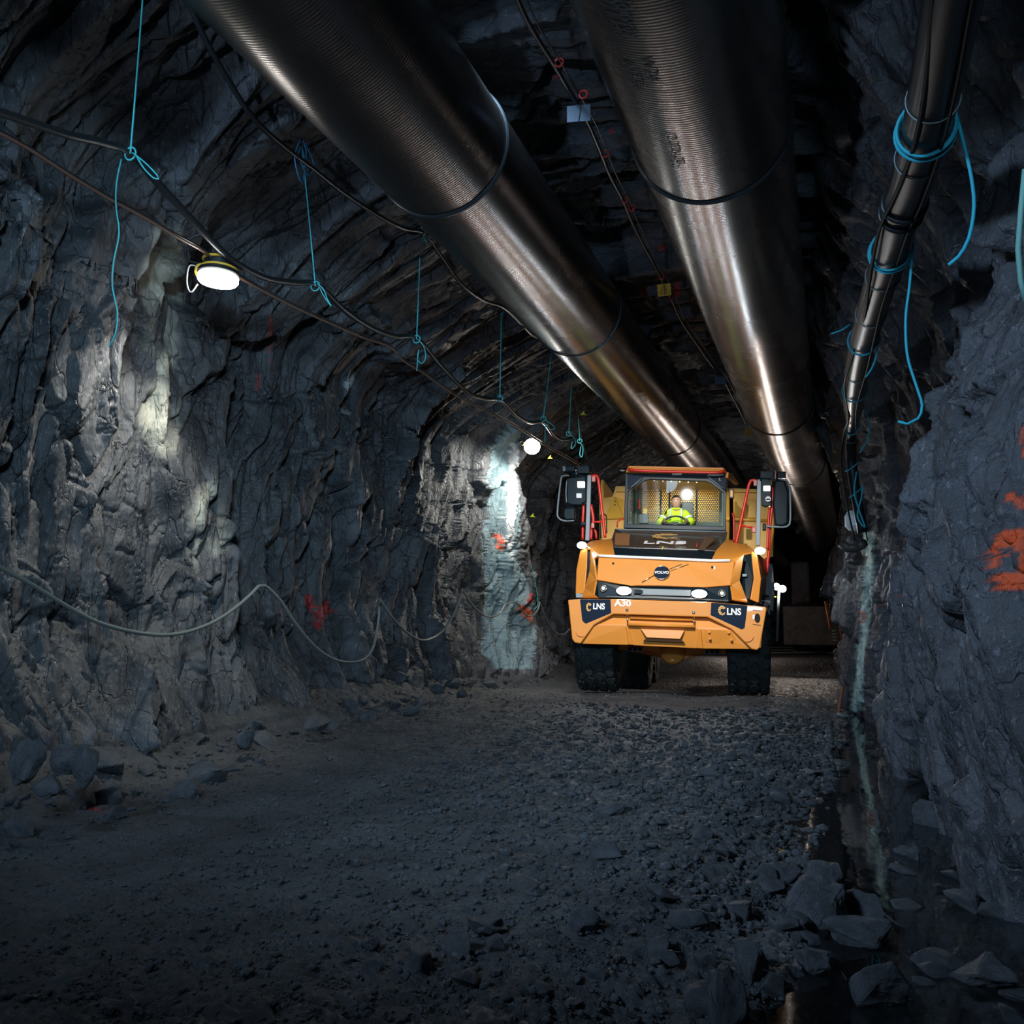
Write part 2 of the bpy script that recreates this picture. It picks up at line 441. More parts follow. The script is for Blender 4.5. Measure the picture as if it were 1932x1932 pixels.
# overhanging slabs: sawtooth steps along the tunnel
st = Y * 0.55 + 0.35 * fbm(Y * 0.5, X * 0.35, 77, 3)
D = D + 0.30 * (st - np.floor(st))
V = np.stack([X, Y, Zb - D * 0.8 + 0.3], -1)
me = npmesh('ceiling', V, gridfaces(len(ys), len(xs), True))
ceil_marks = [
    (RED, 0.9, (4, 12), [(1018, 135), (1040, 122), (1056, 118), (1060, 140), (1048, 158), (1046, 140)]),
    (RED, 0.8, (4, 12), [(1136, 158), (1146, 156), (1152, 168)]),
    (RED, 0.8, (6, 14), [(1106, 245), (1114, 243), (1116, 254), (1108, 256)]),
    (RED, 0.8, (6, 14), [(1148, 243), (1156, 243), (1156, 254), (1148, 254)]),
    (RED, 0.8, (9, 20), [(1238, 462), (1255, 460), (1256, 474), (1242, 476)]),
    (RED, 0.8, (9, 20), [(1208, 548), (1222, 546), (1218, 552), (1214, 566), (1210, 560)]),
    (RED, 0.8, (9, 20), [(1268, 535), (1286, 540), (1280, 560), (1270, 558)]),
]
paint_attr(me, V, ceil_marks)
link('ceiling', me, M_ceil, kind='structure')

# floor
ys = yrows(0.4, 62, 0.016, 0.0034); xs = np.concatenate([np.linspace(-7.6, -2.2, 260), np.linspace(-2.18, 2.6, 330)])
Yg, Xg = np.meshgrid(ys, xs, indexing='ij')
Y, X = Yg.ravel(), Xg.ravel()
Z = floor_h(X, Y)
coarse = 0.35 + 0.65 * sstep(-1.4, -0.2, X) + 0.4 * sstep(4.5, 2.5, Y) + 0.5 * sstep(1.6, 0.5, X - interp(Y, XL))
h, e = cells(X * 9, Y * 9, 301, 1.2); Z = Z + coarse * 0.014 * h
h, e = cells(X * 22, Y * 22, 311, 1.2); Z = Z + coarse * 0.011 * h - 0.006 * np.exp(-(e / .12) ** 2)
Z = Z + 0.006 * fbm(X * 40, Y * 40, 321, 2)
V = np.stack([X, Y, Z], -1)
me = npmesh('floor', V, gridfaces(len(ys), len(xs), True))
paint_attr(me, V, [(RED, 0.5, (3, 9), [(150, 1521), (170, 1519), (198, 1526), (196, 1531), (165, 1527)])])
link('floor', me, M_floor, kind='structure')

# rock face closing the tunnel far off
n = 90
xg = np.linspace(-8, 4, n); zg = np.linspace(-1.5, 7, n)
Xg, Zg = np.meshgrid(xg, zg, indexing='ij'); X, Z = Xg.ravel(), Zg.ravel()
V = np.stack([X, 60 - 2 * rock(X, Z, 603), Z], -1)
me = npmesh('wall_far', V, gridfaces(n, n)); set_attr(me, 'paint', np.zeros((len(V), 4)))
link('wall_far', me, M_wall, kind='structure')

# water
def water():
    m, nt, b = new_mat('still_water')
    b.inputs['Base Color'].default_value = (0.55, 0.65, 0.68, 1)
    b.inputs['Roughness'].default_value = 0.0
    b.inputs['IOR'].default_value = 1.333
    b.inputs['Transmission Weight'].default_value = 1.0
    tc = nt.nodes.new('ShaderNodeTexCoord')
    n = nt.nodes.new('ShaderNodeTexNoise'); n.inputs['Scale'].default_value = 1.7; n.inputs['Detail'].default_value = 2
    nt.links.new(tc.outputs['Object'], n.inputs['Vector'])
    bp = nt.nodes.new('ShaderNodeBump'); bp.inputs['Strength'].default_value = 0.08; bp.inputs['Distance'].default_value = 0.05
    nt.links.new(n.outputs['Fac'], bp.inputs['Height']); nt.links.new(bp.outputs[0], b.inputs['Normal'])
    V = np.array([(-1.2, 0.5, -0.12), (0.95, 0.5, -0.12), (0.95, 14.9, -0.12), (-1.2, 14.9, -0.12)])
    me = npmesh('ditch_water', V, np.array([[0, 1, 2, 3]]))
    o = link('ditch_water', me, m)
    tag(o, 'still dark water mirroring the rock in the ditch along the right wall', 'water', kind='stuff')
water()

# ------------------------------------------------------------------ ducts
def smooth_path(pts, step=0.2):
    """Catmull-Rom through the points"""
    P = [Vector(p) for p in pts]
    P = [P[0] * 2 - P[1]] + P + [P[-1] * 2 - P[-2]]
    out = []
    for i in range(1, len(P) - 2):
        n = max(1, int((P[i + 1] - P[i]).length / step))
        for k in range(n):
            t = k / n
            a, b, c, d = P[i - 1], P[i], P[i + 1], P[i + 2]
            out.append(0.5 * ((2 * b) + (c - a) * t + (2 * a - 5 * b + 4 * c - d) * t * t + (3 * b - 3 * c + d - a) * t ** 3))
    out.append(P[-2])
    return out

def tube_mesh(name, path, rad, seg=10, cap=True, closed=False):
    P = np.array([tuple(p) for p in path]); n = len(P)
    if closed: T = np.roll(P, -1, 0) - np.roll(P, 1, 0)
    else: T = np.gradient(P, axis=0)
    T /= np.linalg.norm(T, axis=1)[:, None] + 1e-12
    up = np.array([0, 0, 1.0]) if abs(T[0][2]) < 0.9 else np.array([0, 1.0, 0])
    N = np.cross(T[0], up); N /= np.linalg.norm(N)
    Ns = []
    for t in T:
        N = N - t * np.dot(N, t); N /= np.linalg.norm(N); Ns.append(N)
    Ns = np.array(Ns); B = np.cross(T, Ns)
    r = np.full(n, rad) if np.isscalar(rad) else np.asarray(rad)
    a = np.linspace(0, 2 * PI, seg, endpoint=False)
    V = P[:, None] + r[:, None, None] * (np.cos(a)[None, :, None] * Ns[:, None] + np.sin(a)[None, :, None] * B[:, None])
    V = V.reshape(-1, 3)
    idx = np.arange(n * seg).reshape(n, seg); nx_ = np.roll(idx, -1, 1)
    q = np.stack([idx[:-1], nx_[:-1], nx_[1:], idx[1:]], -1).reshape(-1, 4)
    if closed: q = np.concatenate([q, np.stack([idx[-1], nx_[-1], nx_[0], idx[0]], -1)])
    me = npmesh(name, V, q)
    if cap and not closed:
        bm = bmesh.new(); bm.from_mesh(me); bm.verts.ensure_lookup_table()
        bm.faces.new([bm.verts[i] for i in range(seg)][::-1]); bm.faces.new([bm.verts[(n - 1) * seg + i] for i in range(seg)])
        bm.to_mesh(me); bm.free()
    me.shade_smooth()
    return me

def duct_mat():
    m, nt, b = new_mat('spiral_duct_metal')
    N, L = nt.nodes, nt.links
    tc = N.new('ShaderNodeTexCoord')
    n = N.new('ShaderNodeTexNoise'); n.inputs['Scale'].default_value = 1.0; n.inputs['Detail'].default_value = 5
    mp = N.new('ShaderNodeMapping'); mp.inputs['Scale'].default_value = (1.2, 26, 1.2)
    L.new(tc.outputs['Object'], mp.inputs[0]); L.new(mp.outputs[0], n.inputs['Vector'])
    w_ = N.new('ShaderNodeTexWave'); w_.wave_type = 'BANDS'; w_.bands_direction = 'Y'
    w_.inputs['Scale'].default_value = 11.0; w_.inputs['Distortion'].default_value = 3.0; w_.inputs['Detail'].default_value = 2; w_.inputs['Detail Scale'].default_value = 0.6
    L.new(tc.outputs['Object'], w_.inputs['Vector'])
    b1 = N.new('ShaderNodeBump'); b1.inputs['Strength'].default_value = 0.10; b1.inputs['Distance'].default_value = 0.006
    L.new(w_.outputs['Fac'], b1.inputs['Height'])
    b2 = N.new('ShaderNodeBump'); b2.inputs['Strength'].default_value = 0.16; b2.inputs['Distance'].default_value = 0.004
    L.new(n.outputs['Fac'], b2.inputs['Height']); L.new(b1.outputs[0], b2.inputs['Normal']); L.new(b2.outputs[0], b.inputs['Normal'])
    b.inputs['Base Color'].default_value = (0.21, 0.19, 0.18, 1)
    b.inputs['Metallic'].default_value = 1
    b.inputs['Roughness'].default_value = 0.36
    n2 = N.new('ShaderNodeTexNoise'); n2.inputs['Scale'].default_value = 2.2; n2.inputs['Detail'].default_value = 5
    L.new(tc.outputs['Object'], n2.inputs['Vector'])
    r = N.new('ShaderNodeMapRange'); r.inputs[3].default_value = 0.20; r.inputs[4].default_value = 0.33; L.new(n2.outputs['Fac'], r.inputs[0]); L.new(r.outputs[0], b.inputs['Roughness'])
    return m
M_duct = duct_mat()
M_seam = mat('joint_tape', (0.10, 0.12, 0.14), 0.35, 0.9)
M_weld = mat('bright_seam', (0.8, 0.8, 0.78), 0.25, 1.0)

def duct(name, label, pts, joints, R=0.6):
    path = smooth_path(pts, 0.25)
    me = tube_mesh(name, path, R, 96, cap=False)
    o = link(name, me, M_duct); tag(o, label, 'duct', 'large metal ventilation ducts under the roof')
    for (yj, wd) in joints:
        k = min(range(len(path)), key=lambda i: abs(path[i].y - yj))
        a = path[max(0, k - 1)]; b = path[min(len(path) - 1, k + 1)]
        t = (b - a).normalized(); c = a + t * ((yj - a.y) / t.y)
        n = 4
        pp = [c + t * (wd * (i / n - 0.5)) for i in range(n + 1)]
        rr = [R + 0.002, R + 0.016, R + 0.02, R + 0.016, R + 0.002]
        link('joint_band', tube_mesh('joint_band', pp, rr, 96, cap=False), M_seam, o)
    return o, path
duct('ventilation_duct', 'large brushed metal ventilation duct nearer the left wall, tape seams around it',
     [(-3.04, 1.0, 5.26), (-3.04, 8, 5.26), (-3.05, 14, 5.24), (-3.05, 20, 5.2), (-2.9, 26, 5.0), (-2.65, 33, 4.6), (-2.35, 39, 4.05), (-2.1, 43, 3.6), (-1.75, 46.5, 3.0), (-1.3, 49, 2.5)],
     [(7.3, 0.06), (12.0, 0.025), (20.3, 0.05), (38.5, 0.07), (41.5, 0.07), (44, 0.07)])
rd, rpath = duct('ventilation_duct', 'large brushed metal ventilation duct near the middle of the roof, lettering printed along it',
     [(-0.73, 1.0, 4.98), (-0.73, 8, 4.98), (-0.72, 14, 4.96), (-0.68, 20, 4.95), (-0.45, 26, 4.85), (-0.2, 34, 4.55), (0.0, 42, 4.15), (0.1, 49, 3.7), (0.1, 53, 3.2), (0.1, 57, 2.6)],
     [(7.1, 0.06), (17.2, 0.05), (24, 0.03), (46, 0.08), (51.5, 0.08), (54, 0.08)])
# ------------------------------------------------------------------ wall lamps
M_glow = mat('lamp_diffuser', (1, 1, 1), 0.4, emis=(1.0, 0.97, 0.92), estr=40)
M_yel = mat('yellow_plastic', (0.75, 0.42, 0.04), 0.5)
M_blk = mat('black_plastic', (0.012, 0.014, 0.016), 0.4)
M_rub = mat('black_cable_rubber', (0.018, 0.02, 0.022), 0.32, spec=0.6)

def lathe(name, prof, seg=32):
    """prof: (radius, z) from top to bottom"""
    bm = bmesh.new()
    rings = []
    for r, z in prof:
        if r < 1e-5: rings.append([bm.verts.new((0, 0, z))])
        else: rings.append([bm.verts.new((r * math.cos(2 * PI * i / seg), r * math.sin(2 * PI * i / seg), z)) for i in range(seg)])
    for a, b in zip(rings, rings[1:]):
        for i in range(seg):
            j = (i + 1) % seg
            if len(a) == 1: bm.faces.new((a[0], b[i], b[j]))
            elif len(b) == 1: bm.faces.new((a[i], b[0], a[j]))
            else: bm.faces.new((a[i], b[i], b[j], a[j]))
    bmesh.ops.recalc_face_normals(bm, faces=bm.faces)
    me = bpy.data.meshes.new(name); bm.to_mesh(me); bm.free()
    return me

def wall_lamp(loc, rot, label, power, aim, cone, R, col=(1.0, 0.98, 0.88)):
    t = empty('work_lamp', loc, label, 'lamp', rot=rot)
    me = lathe('diffuser', [(R * 0.93, 0.012), (R, 0.0), (R * 1.0, -R * 0.22), (R * 0.93, -R * 0.32), (R * 0.6, -R * 0.38), (0, -R * 0.40)], 40)
    link('diffuser', me, M_glow, t, True)
    me = lathe('lamp_housing', [(0, R * 0.95), (R * 0.66, R * 0.93), (R * 0.76, R * 0.82), (R * 0.76, R * 0.42), (R * 1.02, R * 0.28), (R * 1.04, 0.02), (R * 0.9, 0.0), (0, 0.0)], 32)
    link('lamp_housing', me, M_blk, t)
    for z in (0.84, 0.40):
        rr = 0.80 if z > 0.6 else 0.86
        pts = [(R * rr * math.cos(a), R * rr * math.sin(a), R * z) for a in np.linspace(0, 2 * PI, 33)[:-1]]
        link('bumper_ring', tube_mesh('bumper_ring', pts, R * 0.075, 8, closed=True), M_yel, t)
    pts = [(-R * 0.8, 0, R * 0.55), (-R * 1.05, 0, R * 0.5), (-R * 1.12, 0, R * 0.2), (-R * 0.98, 0, 0.0)]
    link('clamp', tube_mesh('clamp', smooth_path(pts, 0.02), R * 0.13, 8), M_yel, t)
    pts = [(-R * 0.9, 0, R * 0.4), (-R * 1.5, 0, R * 0.5), (-R * 1.55, 0, -R * 0.4), (-R * 1.3, 0, -R * 0.9), (-R * 1.0, 0, -R * 0.45)]
    link('lamp_cord', tube_mesh('lamp_cord', smooth_path(pts, 0.02), R * 0.04, 6), mat('grey_cord', (0.3, 0.3, 0.3), 0.4), t)
    pts = [(-R * 0.9, 0, R * 0.6), (-R * 1.7, 0.02, R * 0.9), (-R * 1.8, 0.02, R * 1.7), (-R * 1.2, 0.02, R * 2.2), (-R * 0.3, 0.02, R * 1.8)]
    link('hanging_hook', tube_mesh('hanging_hook', smooth_path(pts, 0.02), R * 0.06, 6), M_rub, t)
    l = light('lamp_light', 'SPOT', Vector(loc) + Vector((0, 0, -R * 0.75)), power, col, Vector(loc) + Vector(aim), R * 0.7, cone, 0.6)
    return t
p = on_x(412, 522, -5.15)
wall_lamp(p, (math.radians(-2), math.radians(3), YAW), 'drum-shaped work lamp with yellow clamp glowing under the thick cable on the left wall', 290, (-0.62, 0.0, -1.3), 88, 0.18)
p2 = on_y(1004, 842, 18.6)
wall_lamp(p2, (math.radians(-62), math.radians(18), YAW), 'round warm work lamp glowing beside the pale streak on the left wall', 420, (-1.2, -0.35, -2.2), 150, 0.165)

light('lamp_side_light', 'SPOT', p2 + Vector((0.15, 0.1, -0.05)), 330, (1.0, 0.95, 0.9), (-4.6, 24, 0.5), 0.12, 150, 1.0)
# ------------------------------------------------------------------ articulated hauler
M_or = mat('orange_paint', (0.66, 0.25, 0.035), 0.42, coat=0.15, var=0.10, vscale=2.5)
M_ye = mat('yellow_body_paint', (0.88, 0.48, 0.06), 0.42, var=0.12, vscale=3)
M_dk = mat('dark_blue_black_paint', (0.003, 0.012, 0.018), 0.35, spec=0.2)
M_hood = mat('glossy_black_hood', (0.06, 0.045, 0.035), 0.30, coat=0.6, var=0.5, vscale=9)
M_navy = mat('navy_decal', (0.001, 0.010, 0.028), 0.5, spec=0.15)
M_red = mat('red_rail_paint', (0.62, 0.025, 0.015), 0.35)
M_gry = mat('grey_post_paint', (0.22, 0.27, 0.29), 0.4)
M_chr = mat('chrome', (0.85, 0.88, 0.9), 0.12, 1.0)
M_wht = mat('white_lettering', (0.85, 0.87, 0.88), 0.5)
M_gold = mat('gold_logo', (0.75, 0.42, 0.10), 0.4)
M_tyre = mat('tyre_rubber', (0.018, 0.024, 0.026), 0.62, grain=0.3, gscale=60)
M_pnk = mat('rail_bracket', (0.65, 0.22, 0.2), 0.5)
M_lmp = mat('headlamp_lens', (1, 1, 1), 0.2, emis=(0.93, 0.97, 1.0), estr=45)
M_lmp2 = mat('marker_lens', (1, 1, 1), 0.2, emis=(0.9, 0.97, 1.0), estr=2.2)
M_trim = mat('cab_grey_trim', (0.16, 0.18, 0.155), 0.6)
M_hole = mat('dark_opening', (0.004, 0.004, 0.004), 0.8)

TYAW = math.radians(5.0)
_o = on_y(1262, 1300, 14.15)
T = empty('dump_truck', (_o.x, _o.y, 0.0), 'orange articulated dump truck driving up the tunnel with its headlights on', 'truck')
T.rotation_mode = 'ZYX'
TM = Matrix.Translation((_o.x, _o.y, 0.03)) @ Matrix.Rotation(TYAW, 4, 'Z') @ Matrix.Rotation(math.radians(-3.4), 4, 'X') @ Matrix.Rotation(math.radians(1.5), 4, 'Y')
T.matrix_world = TM
T.rotation_mode = 'XYZ'; T.matrix_world = TM
TI = TM.inverted()

def P(px, py, y):
    """point of the truck's own plane y that is seen at a measured picture position"""
    a = TI @ O; d = TI.to_3x3() @ ray(px, py)
    return a + d * ((y - a.y) / d.y)

def K(x, y, d):
    return P(1030 + x / 3.864, 850 + y / 3.864, d)

def bm_obj(name, bm, m, parent, bevel=0.0, smooth=False, **props):
    bmesh.ops.recalc_face_normals(bm, faces=bm.faces)
    me = bpy.data.meshes.new(name); bm.to_mesh(me); bm.free()
    o = link(name, me, m, parent, smooth, **props)
    if bevel:
        b = o.modifiers.new('bevel', 'BEVEL'); b.width = bevel; b.segments = 2; b.limit_method = 'ANGLE'; b.angle_limit = math.radians(28)
    return o

def prism(bm, pts, depth):
    f = [bm.verts.new(p) for p in pts]
    b = [bm.verts.new(Vector(p) + Vector((0, depth, 0))) for p in pts]
    n = len(pts)
    bm.faces.new(f); bm.faces.new(b[::-1])
    for i in range(n):
        j = (i + 1) % n
        bm.faces.new((f[j], f[i], b[i], b[j]))

def plate(name, pts, depth, m, parent=None, bevel=0.008, **props):
    """outline (x, y, own depth) of a solid plate of the given thickness"""
    bm = bmesh.new()
    prism(bm, [K(*p) for p in pts], depth)
    big = [f for f in bm.faces if len(f.verts) > 4]
    bmesh.ops.triangulate(bm, faces=big)
    return bm_obj(name, bm, m, parent or T, bevel, **props)

def flat(pts, d):
    return [(x, y, d) for x, y in pts]

def shell(name, verts, faces, thick, m, parent=None, smooth=False, bevel=0.01):
    bm = bmesh.new()
    vs_ = [bm.verts.new(K(*v)) for v in verts]
    for f in faces: bm.faces.new([vs_[i] for i in f])
    o = bm_obj(name, bm, m, parent or T, 0, smooth)
    # outward side faces the nose of the truck or up
    s = o.modifiers.new('solid', 'SOLIDIFY'); s.thickness = thick; s.offset = 0
    if bevel:
        b = o.modifiers.new('bevel', 'BEVEL'); b.width = bevel; b.segments = 2; b.limit_method = 'ANGLE'; b.angle_limit = math.radians(20)
    return o

def bar(name, pts, r, m, parent=None, sm=True, seg=10):
    pp = [K(*p) for p in pts]
    if sm and len(pp) > 2: pp = smooth_path(pp, 0.04)
    return link(name, tube_mesh(name, pp, r, seg), m, parent or T)

def box_bm(bm, c, s, R=None):
    M_ = Matrix.Translation(c) @ (R or Matrix.Identity(4)) @ Matrix.Diagonal((s[0], s[1], s[2], 1))
    bmesh.ops.create_cube(bm, size=1, matrix=M_)

def box(name, c, s, m, parent=None, bevel=0.01, R=None):
    bm = bmesh.new(); box_bm(bm, c, s, R)
    return bm_obj(name, bm, m, parent or T, bevel)

def kbox(name, x0, y0, x1, y1, d, depth, m, parent=None, bevel=0.01):
    return plate(name, flat([(x0, y0), (x1, y0), (x1, y1), (x0, y1)], d), depth, m, parent, bevel)

def disc(name, c, r, depth, m, parent=None, seg=28, rz=None):
    bm = bmesh.new()
    M_ = Matrix.Translation(c) @ Matrix.Rotation(PI / 2, 4, 'X') @ Matrix.Diagonal((r, rz or r, 1, 1))
    bmesh.ops.create_cone(bm, cap_ends=True, segments=seg, radius1=1, radius2=1, depth=depth, matrix=M_)
    return bm_obj(name, bm, m, parent or T, min(0.006, depth * 0.3))

def text_mesh(s, size, extrude=0.002, bold=0.0, sx=1.0):
    cu = bpy.data.curves.new('txt', 'FONT'); cu.body = s; cu.size = size; cu.extrude = extrude; cu.offset = bold
    cu.align_x = 'CENTER'; cu.align_y = 'CENTER'
    o = bpy.data.objects.new('txt', cu); C.objects.link(o)
    bpy.context.view_layer.update()
    me = bpy.data.meshes.new_from_object(o.evaluated_get(bpy.context.evaluated_depsgraph_get()))
    bpy.data.objects.remove(o); bpy.data.curves.remove(cu)
    if sx != 1: me.transform(Matrix.Diagonal((sx, 1, 1, 1)))
    return me

def text(name, s, c, size, m, parent, sx=1.0, bold=0.0, M_=None, extrude=0.002):
    me = text_mesh(s, size, extrude, bold, sx)
    me.transform(M_ if M_ is not None else Matrix.Translation(c) @ Matrix.Rotation(PI / 2, 4, 'X'))
    me.name = name
    return link(name, me, m, parent)

def gear_bm(r, w_, teeth=9, ang=300, thick=0.003):
    """open ring with blocks around it, in the x-z plane facing -y"""
    bm = bmesh.new(); n = 40
    a0 = math.radians(30)
    prev = None
    for i in range(n + 1):
        a = a0 + math.radians(ang) * i / n
        o_ = r * (1.16 if (int(i * teeth / n * 2) % 2 == 0) else 1.0)
        p = [Vector((rr * math.cos(a), 0, rr * math.sin(a))) for rr in (r - w_, o_)]
        q = [bm.verts.new(p[0]), bm.verts.new(p[1]), bm.verts.new(p[1] + Vector((0, thick, 0))), bm.verts.new(p[0] + Vector((0, thick, 0)))]
        if prev:
            for k in range(4):
                bm.faces.new((prev[k], prev[(k + 1) % 4], q[(k + 1) % 4], q[k]))
        prev = q
    return bm

def gear(name, c, r, m, parent, S=(1, 1, 1), R=None):
    bm = gear_bm(r, r * 0.22)
    inner = gear_bm(r * 0.62, r * 0.16, 6, 240)
    me = bpy.data.meshes.new('t'); inner.to_mesh(me); inner.free(); bm.from_mesh(me)
    bmesh.ops.transform(bm, matrix=Matrix.Translation(c) @ (R or Matrix.Identity(4)) @ Matrix.Diagonal((*S, 1)), verts=bm.verts)
    return bm_obj(name, bm, m, parent)

# ---- bumper
bump = plate('bumper', flat([(160, 1090), (245, 1082), (470, 1082), (1200, 1105), (1470, 1128), (1600, 1140), (1610, 1152), (1560, 1435), (1540, 1455), (1500, 1448),
    (1355, 1305), (1180, 1215), (490, 1192), (350, 1272), (250, 1408), (210, 1400), (190, 1375)], 0.0), 0.75, M_or, bevel=0.02)
skid = shell('skid_plate', [(240, 1408, 0.10), (345, 1272, 0.07), (490, 1190, 0.14), (590, 1198, 0.14), (1095, 1215, 0.14), (1190, 1212, 0.14), (1360, 1302, 0.07), (1512, 1448, 0.10),
    (590, 1275, 0.06), (1110, 1298, 0.06), (630, 1418, 0.12), (1140, 1444, 0.12)],
    [(0, 1, 8, 10), (1, 2, 3, 8), (3, 4, 9, 8), (4, 5, 6, 9), (9, 6, 7, 11), (8, 9, 11, 10)], 0.03, M_or)
plate('center_plate', [(598, 1276, 0.03), (1105, 1292, 0.03), (1135, 1444, 0.10), (632, 1420, 0.10)], 0.04, M_or)
tow = plate('tow_hatch', [(690, 1300, 0.0), (1010, 1312, 0.0), (978, 1374, -0.02), (735, 1364, -0.02)], 0.05, M_or, bevel=0.006)
plate('hatch_shadow_gap', [(735, 1366, 0.0), (978, 1376, 0.0), (1012, 1400, 0.02), (708, 1388, 0.02)], 0.05, mat('brown_recess', (0.07, 0.03, 0.012), 0.7), tow, 0.003)
bar('step_rod', [(600, 1268, -0.02), (1085, 1284, -0.02)], 0.022, M_or, sm=False)
bar('step_rod', [(612, 1222, 0.05), (1075, 1238, 0.05)], 0.016, M_or, sm=False)
for (x, y0, y1) in ((594, 1196, 1274), (1079, 1214, 1288)):
    r_ = bar('hinge_rod', [(x, y0, -0.01), (x + 2, y1, -0.01)], 0.013, M_chr, sm=False)
    kbox('rod_bolt', x - 14, y0 - 44, x + 8, y0 - 22, -0.015, 0.03, M_chr, r_)
plate('side_strut', [(1106, 1300, -0.01), (1128, 1302, -0.01), (1146, 1444, 0.06), (1098, 1440, 0.06)], 0.05, M_or)
plate('side_strut', [(582, 1280, 0.0), (600, 1280, 0.0), (640, 1418, 0.07), (600, 1414, 0.07)], 0.05, M_or)
bp_ = plate('bolted_plate', [(1152, 1304, 0.03), (1350, 1312, 0.03), (1400, 1405, 0.08), (1160, 1400, 0.08)], 0.03, M_or, bevel=0.004)
for x, y in ((1190, 1322), (1332, 1327), (1195, 1372), (1352, 1380)):
    disc('bolt', K(x, y, 0.035), 0.02, 0.05, M_or, bp_, 12)
# corner decals with lettering
dl = plate('corner_decal', flat([(248, 1084), (470, 1084), (476, 1185), (292, 1262), (278, 1255), (264, 1236)], -0.004), 0.02, M_navy, bevel=0.002)
dr = plate('corner_decal', flat([(1205, 1108), (1470, 1130), (1448, 1296), (1425, 1304), (1200, 1200)], -0.004), 0.02, M_navy, bevel=0.002)
text('lettering', 'LNS', K(386, 1138, -0.006), 0.125, M_wht, dl, 0.84, 0.004)
text('lettering', 'LNS', K(1370, 1177, -0.006), 0.135, M_wht, dr, 0.88, 0.004)
gear('gear_logo', K(313, 1141, -0.008), 0.052, M_gold, dl, (0.72, 1, 1.12))
gear('gear_logo', K(1284, 1166, -0.008), 0.056, M_gold, dr, (0.9, 1, 1.12))
text('model_lettering', 'A30', K(560, 1115, -0.004), 0.125, M_wht, bump, 1.18, 0.004)
disc('tow_eye_hole', K(1541, 1221, -0.002), 0.04, 0.03, M_hole, bump, 24, 0.066)
kbox('reflector', 1507, 1198, 1524, 1230, -0.006, 0.01, M_wht, bump, 0.002)
for yy in (1163, 1268): bar('slot_mark', [(1508, yy, -0.002), (1568, yy + 6, -0.002)], 0.004, M_dk, bump, False)
bar('corner_crease', [(218, 1325, -0.006), (232, 1345, -0.012), (250, 1354, -0.012), (275, 1356, -0.006)], 0.008, M_or, bump)
bar('corner_crease', [(1455, 1394, -0.006), (1478, 1392, -0.012), (1500, 1380, -0.012), (1514, 1358, -0.006)], 0.008, M_or, bump)
shell('bumper_return', [(1600, 1142, 0.02), (1560, 1440, 0.02), (1566, 1400, 1.0), (1606, 1142, 1.0)], [(0, 1, 2, 3)], 0.02, M_or)

# ---- nose
YT, YB = 0.38, 0.24
nose = shell('nose_panel', [(385, 772, YT), (640, 782, YT - .02), (1000, 796, YT - .02), (1375, 815, YT), (1345, 985, YB), (1150, 998, YB - .04), (840, 988, YB - .06), (600, 984, YB - .04), (372, 946, YB), (520, 800, YT - .03), (1215, 822, YT - .03)],
    [(0, 1, 7, 8), (1, 2, 6, 7), (2, 3, 4, 5), (2, 5, 6)], 0.04, M_or)
bar('nose_edge', [(352, 792, YT + .02), (372, 948, YB)], 0.012, M_or, nose, False)
bar('nose_edge', [(1378, 816, YT + .02), (1346, 985, YB)], 0.012, M_or, nose, False)
for x, y in ((490, 828), (1213, 855)):
    kbox('latch_hole', x - 8, y - 12, x + 8, y + 12, YT - 0.075, 0.06, M_hole, nose, 0.002)
kbox('reflector', 1222, 845, 1234, 866, YT - 0.08, 0.04, M_wht, nose, 0.002)
TL_ = Matrix.Translation(K(845, 896, 0.235)) @ Matrix.Rotation(math.radians(-22), 4, 'X')
bm = bmesh.new(); bmesh.ops.create_cone(bm, cap_ends=True, segments=40, radius1=.108, radius2=.108, depth=.05, matrix=TL_ @ Matrix.Rotation(PI / 2, 4, 'X'))
em = bm_obj('emblem', bm, M_navy, nose, 0.006)
a_ = [TL_ @ Vector((0.111 * math.cos(t), -0.024, 0.111 * math.sin(t))) for t in np.linspace(0, 2 * PI, 41)[:-1]]
link('emblem_ring', tube_mesh('emblem_ring', a_, 0.009, 8, closed=True), M_chr, em)
text('emblem_lettering', 'VOLVO', None, 0.062, M_wht, em, 1.05, 0.002, TL_ @ Matrix.Translation((0, -0.03, 0)) @ Matrix.Rotation(PI / 2, 4, 'X'))
for p, q in (((698, 961), (792, 908)), ((900, 866), (990, 828)), ((905, 882), (1040, 828))):
    bar('emblem_sash', [(p[0], p[1], 0.262 if p[0] > 800 else 0.165), (q[0], q[1], 0.30 if p[0] > 800 else 0.215)], 0.008, M_chr, em, False)
# head light bar
lb = plate('light_bar', [(375, 946, YB + .02), (500, 966, YB), (600, 986, YB - .02), (840, 990, YB - .03), (1150, 999, YB - .02), (1328, 981, YB + .02), (1350, 995, YB + .04), (1356, 1090, YB + .04), (1330, 1106, YB), (700, 1086, YB - .02), (385, 1074, YB), (355, 1050, YB + .04)], 0.2, M_dk)
plate('bar_insert', [(690, 1006, YB - .04), (1060, 1016, YB - .04), (1055, 1062, YB - .04), (690, 1052, YB - .04)], 0.04, M_gry, lb)
plate('bar_insert', [(640, 1014, YB - .05), (706, 1016, YB - .05), (706, 1046, YB - .05), (640, 1044, YB - .05)], 0.03, M_dk, lb)
bar('bar_seam', [(440, 1066, YB - .03), (700, 1070, YB - .04), (1060, 1080, YB - .04), (1330, 1094, YB - .02)], 0.006, M_gry, lb, False)
for x, y in ((568, 1023), (1118, 1045)):
    hl = disc('headlight', K(x, y, YB - 0.045), 0.115, 0.06, M_dk, lb, 32, 0.07)
    disc('headlight_lens', K(x, y, YB - 0.075), 0.112, 0.02, M_lmp, hl, 32, 0.062)
